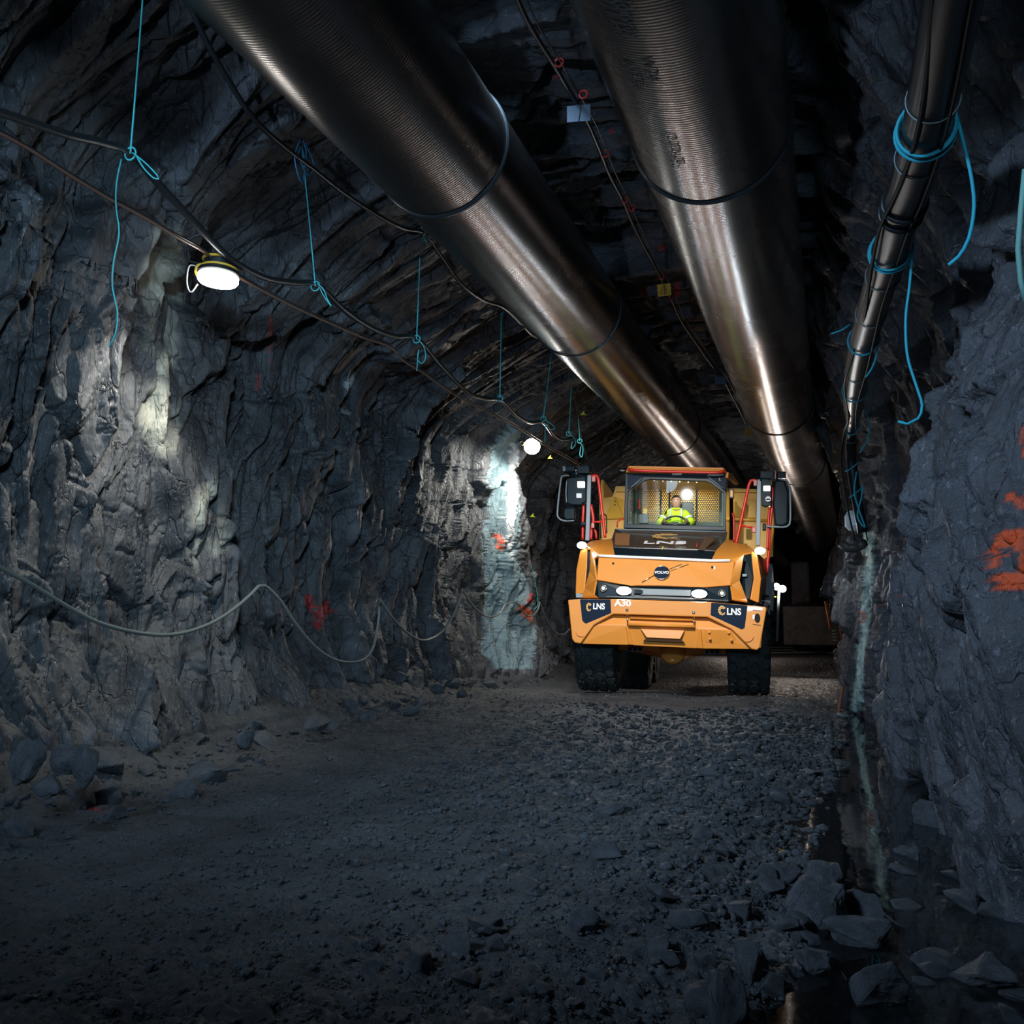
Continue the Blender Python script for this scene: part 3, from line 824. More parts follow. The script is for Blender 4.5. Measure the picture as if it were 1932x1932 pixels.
for x, y in ((418, 1003), (1283, 1040)):
    sl = disc('corner_lamp', K(x, y, YB - 0.01), 0.052, 0.05, M_dk, lb, 28)
    a_ = [Vector(K(x, y, YB - 0.04)) + Vector((0.048 * math.cos(t), 0, 0.048 * math.sin(t))) for t in np.linspace(0, 2 * PI, 25)[:-1]]
    link('lamp_ring', tube_mesh('lamp_ring', a_, 0.005, 6, closed=True), M_chr, sl)
    disc('lamp_lens', K(x, y, YB - 0.04), 0.027, 0.02, mat('warm_lens', (0.9, 0.8, 0.6), 0.3, emis=(1, 0.85, 0.55), estr=0.8), sl, 20)

# ---- cheeks of the nose and fenders
shell('left_cheek', [(385, 768, YT), (352, 792, YT + .04), (372, 946, YB + .02), (355, 1050, YB + .06), (385, 1076, YB + .02), (268, 1076, YB + .3), (290, 1000, YB + .35), (325, 880, YB + .38), (330, 722, YT + .4)],
    [(0, 1, 8), (1, 2, 7, 8), (2, 3, 6, 7), (3, 4, 5, 6)], 0.04, M_or)
shell('left_fender', [(222, 1045, 0.65), (228, 870, 0.7), (250, 760, 0.72), (264, 715, 0.75), (303, 715, 0.7), (300, 850, 0.66), (282, 1045, 0.6), (224, 1045, 2.2), (230, 870, 2.2), (252, 760, 2.2), (266, 716, 2.2)],
    [(0, 1, 5, 6), (1, 2, 4, 5), (2, 3, 4), (0, 1, 8, 7), (1, 2, 9, 8), (2, 3, 10, 9)], 0.03, M_or)
kbox('marker_lens', 218, 1040, 272, 1072, 0.62, 0.1, M_gry, bevel=0.005)
kbox('inner_nose_block', 320, 800, 1400, 1080, 0.62, 1.2, M_dk, bevel=0.0)
plate('left_vent', [(300, 712, 0.80), (334, 722, 0.8), (328, 890, 0.78), (288, 1010, 0.72), (278, 1050, 0.72), (282, 850, 0.78)], 0.3, M_dk)
shell('right_cheek', [(1378, 816, YT), (1345, 985, YB + .02), (1356, 1090, YB + .05), (1470, 1104, YB + .1), (1460, 1085, YB + .15), (1407, 950, YB + .2), (1438, 760, YT + .15), (1340, 800, YT)],
    [(0, 1, 5, 6), (1, 2, 4, 5), (2, 3, 4), (7, 0, 6)], 0.04, M_or)
rv = plate('right_vent', [(1442, 756, 0.74), (1497, 740, 0.76), (1513, 930, 0.62), (1486, 1084, 0.52), (1458, 1086, 0.52), (1409, 950, 0.58)], 0.25, M_dk)
kbox('vent_badge', 1430, 900, 1464, 918, 0.56, 0.05, M_gry, rv, 0.003)
shell('right_fender', [(1495, 736, 0.7), (1530, 742, 0.7), (1563, 935, 0.6), (1545, 1108, 0.5), (1488, 1086, 0.48), (1515, 930, 0.58), (1600, 802, 1.7), (1603, 935, 1.7), (1592, 1105, 1.7)],
    [(0, 1, 2, 5), (5, 2, 3, 4), (1, 6, 7, 2), (2, 7, 8, 3)], 0.03, M_or)
shell('right_side_panel', [(1532, 752, 0.74), (1592, 806, 1.68), (1598, 935, 1.68), (1586, 1100, 1.68), (1552, 1104, 0.6), (1568, 935, 0.66)], [(0, 1, 2, 5), (5, 2, 3, 4)], 0.02, M_gry)
shell('left_fender_top', [(262, 716, 0.78), (303, 680, 1.0), (330, 664, 1.4), (482, 648, 1.6), (494, 704, 0.9), (505, 786, YT), (385, 768, YT), (330, 722, 0.72)],
    [(0, 1, 7), (1, 2, 3, 4), (1, 4, 7), (7, 4, 5, 6)], 0.03, M_or, smooth=True)
shell('right_fender_top', [(1312, 655, 1.6), (1345, 668, 1.5), (1480, 700, 1.2), (1530, 742, 0.74), (1438, 762, 0.72), (1378, 816, YT), (1205, 806, YT), (1236, 736, 0.8)],
    [(0, 1, 7), (1, 2, 4, 7), (2, 3, 4), (7, 4, 5, 6)], 0.03, M_or, smooth=True)
bar('fender_edge', [(300, 700, 0.74), (322, 712, 0.76), (330, 740, 0.77), (328, 830, 0.77)], 0.012, M_wht)

# ---- hood
hood = shell('hood', [(490, 706, 0.75), (1236, 736, 0.75), (1312, 655, 1.6), (1322, 592, 1.9), (505, 573, 1.9), (480, 648, 1.6), (610, 714, 0.74), (1112, 726, 0.74), (640, 602, 1.85), (1180, 622, 1.85), (600, 600, 1.88), (1230, 615, 1.88)],
    [(0, 6, 8, 10), (0, 10, 4, 5), (6, 7, 9, 8), (7, 1, 2, 11), (7, 11, 9), (10, 8, 9, 11, 3, 4), (11, 2, 3)], 0.03, M_hood)
plate('hood_front_band', [(490, 706, 0.74), (1236, 736, 0.74), (1215, 806, YT - .01), (505, 786, YT - .01)], 0.05, M_dk, hood)
plate('hood_side_reflection', [(505, 600, 1.2), (612, 606, 1.2), (606, 712, 0.8), (500, 704, 0.8)], 0.04, mat('hood_reflection_orange', (0.22, 0.10, 0.04), 0.3, coat=0.5), hood)  # orange reflection on the black hood, built in as a coloured plate
plate('hood_fin', [(1170, 622, 1.1), (1238, 640, 1.1), (1150, 728, 0.7), (1106, 726, 0.7)], 0.05, mat('bronze_fin', (0.10, 0.06, 0.035), 0.3, coat=0.5), hood)
bar('hood_rim', [(500, 576, 1.88), (900, 582, 1.86), (1320, 594, 1.88)], 0.012, M_gry, hood, False)
bar('chrome_strip', [(385, 768, YT - .04), (505, 772, YT - .06), (840, 786, YT - .08), (1200, 803, YT - .06), (1340, 803, YT - .04)], 0.022, mat('bright_strip', (0.85, 0.9, 0.92), 0.25), nose, False, 8)
a_, b_ = K(860, 715, 0.74), K(860, 625, 1.75)
sl_ = math.atan2(b_.z - a_.z, b_.y - a_.y)
MH = Matrix.Translation(K(866, 684, 0.98)) @ Matrix.Rotation(sl_, 4, 'X')
text('hood_lettering', 'LNS', None, 0.30, M_wht, hood, 1.35, 0.004, MH @ Matrix.Translation((0, 0, 0.03)), 0.004)
gear('hood_gear_logo', Vector((0, 0, 0)), 0.2, M_gold, hood, (1, 1, 1), Matrix.Translation(K(872, 640, 1.45)) @ Matrix.Rotation(sl_ - PI / 2, 4, 'X') @ Matrix.Translation((0, -0.04, 0)))
bar('hood_latch', [(845, 722, 0.72), (856, 700, 0.75)], 0.008, mat('yellow_latch', (0.8, 0.7, 0.05), 0.4), hood, False)
bar('hood_latch', [(1100, 700, 0.7), (1102, 670, 0.8)], 0.008, M_red, hood, False)
# side lamps on the fenders
for x, y, d in ((262, 691, 0.72), (1561, 731, 0.70)):
    s_ = disc('side_lamp', K(x, y, d), 0.085, 0.08, M_dk, T, 24, 0.06)
    disc('side_lamp_lens', K(x, y, d - 0.045), 0.078, 0.02, M_lmp, s_, 24, 0.055)

# ---- cab
YC = 2.0

def ring_plate(name, outer, inner, d, depth, m, parent=None, bevel=0.008):
    """frame with an opening: outer and inner outlines with the same number of points"""
    bm = bmesh.new(); n = len(outer)
    L = []
    for pts, dd in ((outer, 0), (inner, 0), (inner, depth), (outer, depth)):
        L.append([bm.verts.new(K(x, y, d) + Vector((0, dd, 0))) for x, y in pts])
    for a, b in zip(L, L[1:] + L[:1]):
        for i in range(n):
            j = (i + 1) % n
            bm.faces.new((a[i], a[j], b[j], b[i]))
    return bm_obj(name, bm, m, parent or T, bevel)
cf = ring_plate('windscreen_frame', [(566, 566), (576, 300), (578, 170), (596, 136), (1300, 150), (1318, 190), (1316, 300), (1310, 586)],
    [(594, 534), (602, 290), (722, 216), (760, 206), (1160, 222), (1196, 234), (1296, 306), (1292, 552)], YC, 0.12, M_dk)
roof = plate('cab_roof', [(580, 160, 1.9), (600, 110, 1.86), (1296, 124, 1.86), (1322, 160, 1.9)], 1.7, M_or, bevel=0.02)
shell('roof_overhang', [(1322, 160, 1.92), (1345, 165, 2.4), (1398, 238, 2.9), (1390, 250, 2.9), (1340, 215, 2.2), (1318, 200, 1.95)], [(0, 1, 2, 3, 4, 5)], 0.05, M_or, roof)
bar('roof_rail', [(598, 136, 1.78), (680, 146, 1.76), (1000, 156, 1.75), (1250, 160, 1.76), (1302, 146, 1.8)], 0.024, M_red)
for pts in ([(594, 168), (716, 186), (700, 202), (622, 268), (594, 280)], [(1168, 182), (1312, 190), (1312, 306), (1292, 280)]):
    g_ = plate('corner_gusset', flat(pts, YC - 0.03), 0.05, M_navy)
bar('gusset_rim', [(620, 270, YC - .05), (702, 200, YC - .05)], 0.008, M_gry, sm=False)
bar('gusset_rim', [(1176, 186, YC - .05), (1288, 276, YC - .05)], 0.008, M_gry, sm=False)
text('gusset_mark', 'L', K(1268, 210, YC - 0.034), 0.06, M_gold, T)
hd = plate('header_visor', [(700, 160, YC - .02), (1180, 172, YC - .02), (1180, 226, YC + .05), (715, 212, YC + .05)], 0.06, M_dk)
for i in range(6): disc('visor_rivet', K(790 + i * 62, 222 + i * 2.2, YC + 0.02), 0.008, 0.03, M_chr, hd, 10)
kbox('roof_lamp', 920, 168, 990, 180, YC - .05, 0.04, M_gry, hd, 0.003)
# glass
def glass_mat(name, tint):
    m = bpy.data.materials.new(name); m.use_nodes = True
    nt = m.node_tree; nt.nodes.clear()
    o_ = nt.nodes.new('ShaderNodeOutputMaterial'); mix = nt.nodes.new('ShaderNodeMixShader')
    fr = nt.nodes.new('ShaderNodeFresnel'); fr.inputs[0].default_value = 1.5
    tr = nt.nodes.new('ShaderNodeBsdfTransparent'); tr.inputs[0].default_value = (*tint, 1)
    gl = nt.nodes.new('ShaderNodeBsdfGlossy'); gl.inputs['Roughness'].default_value = 0.02
    nt.links.new(fr.outputs[0], mix.inputs[0]); nt.links.new(tr.outputs[0], mix.inputs[1]); nt.links.new(gl.outputs[0], mix.inputs[2])
    nt.links.new(mix.outputs[0], o_.inputs[0])
    return m
M_glass = glass_mat('cab_glass', (0.93, 0.98, 0.96))
plate('windscreen', flat([(590, 540), (598, 290), (720, 212), (1198, 230), (1300, 306), (1296, 556)], YC + 0.05), 0.008, M_glass, bevel=0)
# cab shell: sides, floor, roof lining, rear posts, mesh guard
def lbox(name, p, q, y0, y1, m, parent=None, bevel=0.005):
    a, b = K(*p, YC + 0.1), K(*q, YC + 0.1)
    x0, x1 = min(a.x, b.x), max(a.x, b.x); z0, z1 = min(a.z, b.z), max(a.z, b.z)
    return box(name, ((x0 + x1) / 2, (y0 + y1) / 2, (z0 + z1) / 2), (x1 - x0, y1 - y0, z1 - z0), m, parent, bevel)
WL, WR = K(580, 300, YC).x, K(1306, 300, YC).x
ZT, ZB = K(900, 150, YC).z, K(900, 590, YC).z
lp = lambda n, x, y, z, s, m, par=None: box(n, (x, y, z), s, m, par, 0.006)
zc, zh = (ZT + ZB) / 2, ZT - ZB
for X_, nm in ((WL + 0.03, 'left'), (WR - 0.03, 'right')):
    lp('door_pillar', X_, YC + 0.20, zc, (0.05, 0.26, zh), M_trim)
    lp('door_pillar', X_, YC + 1.50, zc, (0.05, 0.20, zh), M_trim)
    lp('door_sill', X_, YC + 0.85, ZB - 0.15, (0.05, 1.5, 0.5), M_or)
    lp('roof_side_beam', X_, YC + 0.85, ZT - 0.06, (0.05, 1.5, 0.12), M_trim)
    lp('side_window', X_, YC + 0.85, zc, (0.006, 1.2, zh - 0.1), M_glass)
lp('cab_floor', (WL + WR) / 2, YC + 0.85, ZB - 0.1, (WR - WL, 1.5, 0.08), M_blk)
dash = lp('dashboard', (WL + WR) / 2, YC + 0.33, ZB + 0.05, (WR - WL - 0.1, 0.3, 0.18), M_blk)
YG = YC + 1.62
gx0, gx1 = K(700, 300, YG).x, K(1262, 300, YG).x
gz0, gz1 = K(900, 520, YG).z, K(900, 256, YG).z
lp('rear_wall', (WL + WR) / 2, YG, gz0 - 0.25, (WR - WL, 0.05, 0.5), M_trim)
lp('rear_header', (WL + WR) / 2, YG, gz1 + 0.1, (WR - WL, 0.05, 0.2), M_dk)
lp('rear_panel', (WL + gx0) / 2, YG, (gz0 + gz1) / 2, (abs(gx0 - WL), 0.05, gz1 - gz0), M_trim)
lp('rear_panel', (WR + gx1) / 2 , YG, (gz0 + gz1) / 2, (abs(WR - gx1), 0.05, gz1 - gz0), M_trim)
# hexagon guard
bm = bmesh.new(); hr = 0.0235; px_ = hr * 1.7320508
row = 0; z = gz0
while z < gz1:
    x = gx0 + (px_ / 2 if row % 2 else 0)
    while x < gx1:
        o1 = [bm.verts.new((x + hr * 1.0 * math.cos(PI / 6 + PI / 3 * k), YG, z + hr * 1.0 * math.sin(PI / 6 + PI / 3 * k))) for k in range(6)]
        o2 = [bm.verts.new((x + hr * 0.66 * math.cos(PI / 6 + PI / 3 * k), YG, z + hr * 0.66 * math.sin(PI / 6 + PI / 3 * k))) for k in range(6)]
        for k in range(6): bm.faces.new((o1[k], o1[(k + 1) % 6], o2[(k + 1) % 6], o2[k]))
        x += px_
    z += hr * 1.5; row += 1
bmesh.ops.remove_doubles(bm, verts=bm.verts, dist=0.0008)
gm = bm_obj('mesh_guard', bm, M_blk, T)
s_ = gm.modifiers.new('s', 'SOLIDIFY'); s_.thickness = 0.006
for x in (838, 902, 1100):
    lp('guard_post', K(x, 300, YG).x, YG - 0.03, (gz0 + gz1) / 2, (0.035, 0.03, gz1 - gz0), M_dk)
# cab fittings
sx, sz = K(985, 470, YC + 0.95).x, K(985, 470, YC + 0.95).z
seat = empty('seat', (0, 0, 0), '', ''); del seat['label'], seat['category']; seat.parent = T
lp('seat_cushion', sx, YC + 0.85, sz - 0.48, (0.5, 0.5, 0.14), M_blk, seat)
lp('seat_back', sx + 0.0, YC + 1.13, sz - 0.08, (0.42, 0.10, 0.66), M_blk, seat)
lp('seat_headrest', sx + 0.03, YC + 1.15, K(1000, 425, YC + 1.1).z, (0.22, 0.08, 0.14), M_blk, seat)
lp('seat_base', sx, YC + 0.9, sz - 0.72, (0.35, 0.35, 0.4), M_blk, seat)
mo = kbox('monitor', 676, 460, 748, 532, YC + 0.35, 0.05, M_blk); 
plate('extinguisher', flat([(672, 350), (684, 350), (686, 425), (670, 425)], YC + 1.2), 0.08, M_red)
plate('cup_holder', flat([(706, 420), (740, 420), (740, 470), (706, 470)], YC + 1.4), 0.05, M_ye)
# steering wheel
wc = K(942, 535, YC + 0.48); wr = 0.205
wl = [(wr * math.cos(a), wr * math.sin(a), 0) for a in np.linspace(0, 2 * PI, 41)[:-1]]
WM = Matrix.Translation(wc) @ Matrix.Rotation(math.radians(50), 4, 'X')
me = tube_mesh('steering_wheel', wl, 0.017, 10, closed=True); me.transform(WM); sw = link('steering_wheel', me, M_blk, T)
bm = bmesh.new(); box_bm(bm, (0, 0, 0), (2 * wr, 0.04, 0.02)); box_bm(bm, (0, -0.08, 0), (0.05, 0.2, 0.02)); box_bm(bm, (0, 0, -0.02), (0.12, 0.12, 0.04)); box_bm(bm, (0, -0.0, -0.22), (0.05, 0.05, 0.4))
bmesh.ops.transform(bm, matrix=WM, verts=bm.verts); bm_obj('wheel_hub', bm, M_blk, sw, 0.006)

# ---- chassis, axle, wheels
lp('chassis_frame', -0.03, 3.2, 0.98, (0.9, 6.0, 0.35), mat('chassis_brown', (0.16, 0.07, 0.02), 0.6))
ax = plate('front_axle', flat([(530, 1415), (1310, 1440), (1310, 1482), (1160, 1478), (1085, 1480), (1010, 1525), (962, 1541), (905, 1541), (860, 1515), (790, 1462), (700, 1452), (530, 1450)], 1.1), 0.4, M_or, bevel=0.04)
df = lathe('differential', [(0, .10), (.12, .09), (.19, .04), (.21, 0), (.18, -.02), (0, -.02)], 28)
df.transform(Matrix.Translation(K(925, 1462, 1.1)) @ Matrix.Rotation(PI / 2, 4, 'X')); link('differential', df, M_or, ax, True)
kbox('drain_block', 905, 1512, 942, 1540, 0.98, 0.1, M_or, ax)
for x0, y in ((598, 1450), (1158, 1470)):
    b_ = plate('bolt_bracket', flat([(x0, y - 15), (x0 + 100, y - 12), (x0 + 100, y + 16), (x0, y + 14)], 0.9), 0.2, M_gry)
    for k in range(3): disc('hex_bolt', K(x0 + 16 + 36 * k, y, 0.89), 0.026, 0.05, M_navy, b_, 12)

def tyre_mesh(R=0.79, W=0.62):
    bm = bmesh.new(); seg = 64
    prof = [(-0.5, 0.60), (-0.52, 0.72), (-0.5, 0.88), (-0.45, 0.94), (-0.36, 0.955), (0.36, 0.955), (0.45, 0.94), (0.5, 0.88), (0.52, 0.72), (0.5, 0.60)]
    rings = []
    for k in range(seg):
        a = 2 * PI * k / seg
        rings.append([bm.verts.new((W * x, R * r * math.cos(a), R * r * math.sin(a))) for x, r in prof])
    for k in range(seg):
        p, q = rings[k], rings[(k + 1) % seg]
        for i in range(len(prof) - 1): bm.faces.new((p[i], p[i + 1], q[i + 1], q[i]))
    # hexagonal tread lugs, staggered rows
    nrow = 24
    for c_, (xc, w_) in enumerate(((-0.40, 0.20), (-0.135, 0.19), (0.135, 0.19), (0.40, 0.20))):
        for k in range(nrow):
            a0 = 2 * PI * (k + (0.5 if c_ % 2 else 0)) / nrow; da = 2 * PI / nrow * 0.43
            hexp = [(-1, -0.35), (-0.35, -1), (0.4, -1), (1, -0.35), (1, 0.4), (0.35, 1), (-0.4, 1), (-1, 0.35)]
            lo, hi = [], []
            for (hx, ha) in hexp:
                x = W * (xc + hx * w_ * 0.52); a = a0 + ha * da
                for lst, r in ((lo, 0.93), (hi, 1.0 - (0.03 if abs(x) > W * 0.44 else 0))):
                    s = 1 if lst is lo else 0.92
                    x2 = W * (xc + hx * w_ * 0.52 * s); a2 = a0 + ha * da * s
                    lst.append(bm.verts.new((x2, R * r * math.cos(a2), R * r * math.sin(a2))))
            bm.faces.new(hi)
            for i in range(8): bm.faces.new((lo[i], lo[(i + 1) % 8], hi[(i + 1) % 8], hi[i]))
    bmesh.ops.recalc_face_normals(bm, faces=bm.faces)
    me = bpy.data.meshes.new('tyre'); bm.to_mesh(me); bm.free(); return me
ty = tyre_mesh()
rm = lathe('rim', [(0, 0.10), (0.12, 0.13), (0.2, 0.12), (0.24, 0.02), (0.40, 0.0), (0.44, 0.14), (0.48, 0.26), (0.49, 0.29), (0.46, 0.30), (0.44, 0.28), (0.42, -0.1), (0.0, -0.1)], 40)
dm = lathe('brake_drum', [(0, -0.2), (0.47, -0.2), (0.478, -0.30), (0.40, -0.33), (0.0, -0.34)], 32); dm.materials.append(M_tyre)
def wheel(x, y, z, side):
    w_ = empty('wheel', (0, 0, 0), '', ''); del w_['label'], w_['category']; w_.parent = T
    w_.location = (x, y, z)
    link('tyre', ty, None, w_)
    r_ = link('rim', rm, None, w_); r_.rotation_euler = (0, PI / 2 * side, 0)
    b_ = link('brake_drum', dm, None, w_); b_.rotation_euler = (0, PI / 2 * side, 0)
ty.materials.append(M_tyre); rm.materials.append(M_ye)
YW = 1.35
for cx_, cb in ((372, 1762), (1480, 1787)):
    b_ = K(cx_, cb, YW - 0.25)
    wheel(b_.x, YW, b_.z + 0.80, -1 if cx_ < 900 else 1)
for cx_, cb in ((640, 1748), (1462, 1765)):
    b_ = K(cx_, cb, 5.3)
    wheel(b_.x, 5.5, b_.z + 0.80, -1 if cx_ < 900 else 1)
    wheel(b_.x, 7.25, b_.z + 0.80, -1 if cx_ < 900 else 1)
# inner mud guards
plate('mud_guard', flat([(1575, 800), (1655, 830), (1668, 1000), (1660, 1180), (1600, 1140), (1590, 900)], 1.9), 1.3, M_blk)
plate('mud_guard', flat([(240, 1060), (520, 1060), (520, 1120), (240, 1120)], 0.9), 1.2, M_blk)
plate('mud_guard', flat([(1320, 1080), (1640, 1090), (1640, 1160), (1320, 1150)], 0.9), 1.2, M_blk)

# ---- dump body
YD = 4.3
db = plate('dump_body', flat([(390, 645), (390, 352), (488, 336), (508, 326), (508, 258), (1300, 272), (1538, 282), (1560, 296), (1640, 302), (1655, 520), (1646, 772), (1600, 786), (1400, 1000), (600, 1000)], YD), 0.06, M_ye, bevel=0.015)
a_, b_ = K(392, 640, YD), K(1648, 300, YD)
shell('body_side', [(392, 352, YD), (392, 640, YD)], [], 0.04, M_ye) if False else None
for X_ in (a_.x, b_.x):
    box('body_side', (X_ - 0.02 * np.sign(X_), YD + 2.7, (a_.z + b_.z) / 2 + 0.05), (0.06, 5.3, 1.35), M_ye, None, 0.02)
box('body_floor', ((a_.x + b_.x) / 2, YD + 2.7, a_.z), (b_.x - a_.x, 5.3, 0.1), M_ye)
bar('body_ridge', [(392, 492, YD - .02), (560, 492, YD - .02)], 0.03, M_ye, db, False)
bar('body_ridge', [(1318, 500, YD - .02), (1640, 512, YD - .02)], 0.03, M_ye, db, False)
kbox('body_rib', 508, 258, 1300, 300, YD - 0.08, 0.1, M_ye, db)
plate('body_rib', flat([(1372, 282), (1538, 288), (1538, 306), (1372, 302)], YD - 0.09), 0.1, M_ye, db)
plate('body_panel', flat([(1372, 352), (1462, 356), (1470, 492), (1372, 488)], YD - 0.03), 0.04, M_ye, db)
plate('body_panel', flat([(1478, 358), (1532, 358), (1532, 492), (1478, 490)], YD - 0.03), 0.04, M_ye, db)
plate('body_gusset', [(430, 490, YD - .02), (492, 336, YD - .02), (505, 336, YD - .1), (570, 360, YD - .12), (570, 490, YD - .1)], 0.04, M_ye, db, 0.006)
for y in (369, 396): disc('body_hole', K(503, y, YD - 0.10), 0.012, 0.03, M_hole, db, 12)
bar('body_cable', [(400, 640, YD - .06), (398, 470, YD - .06), (420, 458, YD - .06), (440, 475, YD - .06), (442, 600, YD - .06)], 0.012, M_blk, db)
bar('body_edge', [(1636, 300, YD - .03), (1655, 520, YD - .03), (1645, 770, YD - .03)], 0.03, M_ye, db, False)
bar('exhaust_pipe', [(1350, 300, 3.6), (1352, 480, 3.6), (1350, 650, 3.6)], 0.035, M_blk)
bar('grab_rail', [(520, 560, 2.6), (522, 520, 2.6), (545, 504, 2.6), (575, 500, 2.6)], 0.014, M_red)
bar('grab_rail', [(1362, 455, 2.6), (1370, 480, 2.6), (1372, 668, 2.6)], 0.02, M_red)
kbox('cab_mirror', 1334, 280, 1372, 348, 2.05, 0.06, M_blk)
kbox('cab_mirror_glass', 1343, 290, 1364, 340, 2.03, 0.02, M_gold)
kbox('roof_marker', 540, 140, 575, 150, 2.0, 0.04, M_gry)

# ---- mirror towers
YM = 1.55
post = plate('mirror_post', flat([(302, 178), (330, 178), (316, 656), (286, 656)], YM), 0.05, M_gry)
bar('hand_rail', [(330, 186, YM), (372, 184, YM), (382, 210, YM), (432, 636, YM)], 0.026, M_red)
bar('hand_rail', [(345, 522, YM), (412, 519, YM)], 0.018, M_red, sm=False)
bar('hand_rail', [(278, 300, YM + .1), (274, 420, YM + .1), (270, 500, YM + .1), (268, 650, YM + .1)], 0.024, M_red)
bar('hand_rail', [(328, 395, YM + .1), (345, 500, YM + .1), (332, 580, YM + .1), (328, 650, YM + .1)], 0.026, M_red)
bar('hand_rail', [(330, 560, YM + .15), (362, 590, YM + .15), (368, 645, YM + .15)], 0.02, M_red)
kbox('rail_bracket', 334, 186, 360, 226, YM - .03, 0.06, M_pnk)
kbox('rail_bracket', 330, 528, 352, 564, YM - .03, 0.06, M_pnk)
mh = plate('mirror_housing', flat([(168, 196), (290, 180), (296, 372), (250, 400), (190, 400), (150, 384), (150, 220)], YM - 0.05), 0.16, M_dk, bevel=0.03)
kbox('mirror_camera', 228, 224, 282, 268, YM - 0.09, 0.06, M_lmp2, mh)
kbox('mirror_sticker', 222, 312, 260, 346, YM - 0.07, 0.03, M_wht, mh, 0.003)
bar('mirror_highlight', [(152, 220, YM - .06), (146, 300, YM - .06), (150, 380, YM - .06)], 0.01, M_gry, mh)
mh2 = plate('lower_mirror', flat([(136, 420), (208, 410), (212, 500), (150, 508), (132, 490)], YM - 0.05), 0.1, M_dk, bevel=0.02)
bar('mirror_loop', [(170, 182, YM), (122, 186, YM), (108, 220, YM), (84, 440, YM), (92, 490, YM), (130, 512, YM), (205, 510, YM)], 0.016, M_gry)
kbox('work_lamp_box', 122, 112, 210, 152, YM - 0.02, 0.15, M_dk); kbox('lamp_box_glass', 122, 114, 142, 150, YM - 0.03, 0.02, M_gry)
kbox('work_lamp_box', 226, 110, 316, 166, YM - 0.02, 0.15, M_dk); bar('box_post', [(220, 112, YM - .03), (220, 172, YM - .03)], 0.012, M_chr, sm=False)
bar('mirror_arm', [(180, 160, YM), (230, 180, YM), (302, 190, YM)], 0.02, M_dk)
kbox('mirror_clamp', 252, 520, 290, 545, YM - .03, 0.08, M_dk)
post = plate('mirror_post', flat([(1540, 210), (1570, 210), (1562, 692), (1530, 692)], YM), 0.05, M_gry)
bar('hand_rail', [(1532, 216, YM), (1494, 220, YM), (1480, 250, YM), (1386, 682, YM)], 0.026, M_red)
bar('hand_rail', [(1424, 548, YM), (1526, 566, YM)], 0.018, M_red, sm=False)
bar('hand_rail', [(1628, 250, YM + .1), (1648, 275, YM + .1), (1650, 400, YM + .1), (1636, 520, YM + .1), (1628, 700, YM + .1), (1608, 900, YM + .1)], 0.026, M_red)
bar('hand_rail', [(1630, 420, YM + .05), (1622, 520, YM + .05), (1616, 720, YM + .05)], 0.02, M_red)
kbox('rail_bracket', 1514, 212, 1538, 256, YM - .03, 0.06, M_pnk)
kbox('rail_bracket', 1504, 558, 1532, 596, YM - .03, 0.06, M_pnk)
mh = plate('mirror_housing', flat([(1668, 215), (1740, 215), (1770, 300), (1765, 530), (1720, 555), (1668, 540), (1655, 380)], YM - 0.05), 0.16, M_dk, bevel=0.03)
bx = plate('camera_tower', flat([(1572, 205), (1640, 215), (1640, 400), (1600, 408), (1574, 396)], YM - 0.04), 0.12, M_dk)
kbox('mirror_camera', 1586, 256, 1636, 292, YM - 0.09, 0.06, M_lmp2, bx)
disc('round_sensor', K(1620, 355, YM - 0.06), 0.045, 0.05, M_wht, bx, 20)
kbox('sensor_band', 1606, 350, 1634, 360, YM - 0.095, 0.02, M_navy, bx, 0.002)
bar('mirror_loop', [(1700, 208, YM), (1752, 218, YM), (1774, 250, YM), (1780, 300, YM), (1782, 500, YM), (1768, 545, YM), (1730, 557, YM), (1592, 552, YM)], 0.016, M_gry)
kbox('work_lamp_box', 1562, 148, 1662, 202, YM - 0.02, 0.15, M_dk); kbox('work_lamp_box', 1688, 152, 1750, 200, YM - 0.02, 0.15, M_dk)
bar('box_post', [(1674, 150, YM - .03), (1672, 206, YM - .03)], 0.012, M_pnk, sm=False)
bar('mirror_arm', [(1560, 215, YM), (1640, 205, YM), (1700, 215, YM)], 0.022, M_dk)
kbox('mirror_clamp', 1580, 530, 1606, 580, YM - .03, 0.1, M_dk)

# light of the truck's own lamps, then unseen lights at the cab
for (x, y, d, e) in ((568, 1023, YB - 0.12, 30), (1118, 1045, YB - 0.12, 32), (262, 691, 0.62, 22), (1561, 731, 0.6, 52)):
    p = TM @ K(x, y, d)
    light('headlamp_beam', 'SPOT', p, e * 0.8, (0.74, 0.90, 1.0), p + TM.to_3x3() @ Vector((0.05 if x < 900 else -0.1, -5, -0.25)), 0.05, 120 if y > 900 else 172, 0.8)
lc = TM @ Vector(((WL + WR) / 2, YC + 0.3, ZT - 0.12))
light('cab_inner_light', 'AREA', lc, 7, (0.95, 1.0, 0.95), lc + TM.to_3x3() @ Vector((0, 0.6, -0.7)), 0.35)  # area light inside the cab, no fitting modelled
lc = TM @ Vector(((WL + WR) / 2, YC + 1.9, ZT - 0.1))
light('cab_rear_fill', 'AREA', lc, 9, (1.0, 0.96, 0.88), lc + TM.to_3x3() @ Vector((0, 0.8, -0.9)), 1.2, sy=0.15)  # unseen area light added to brighten the dump body
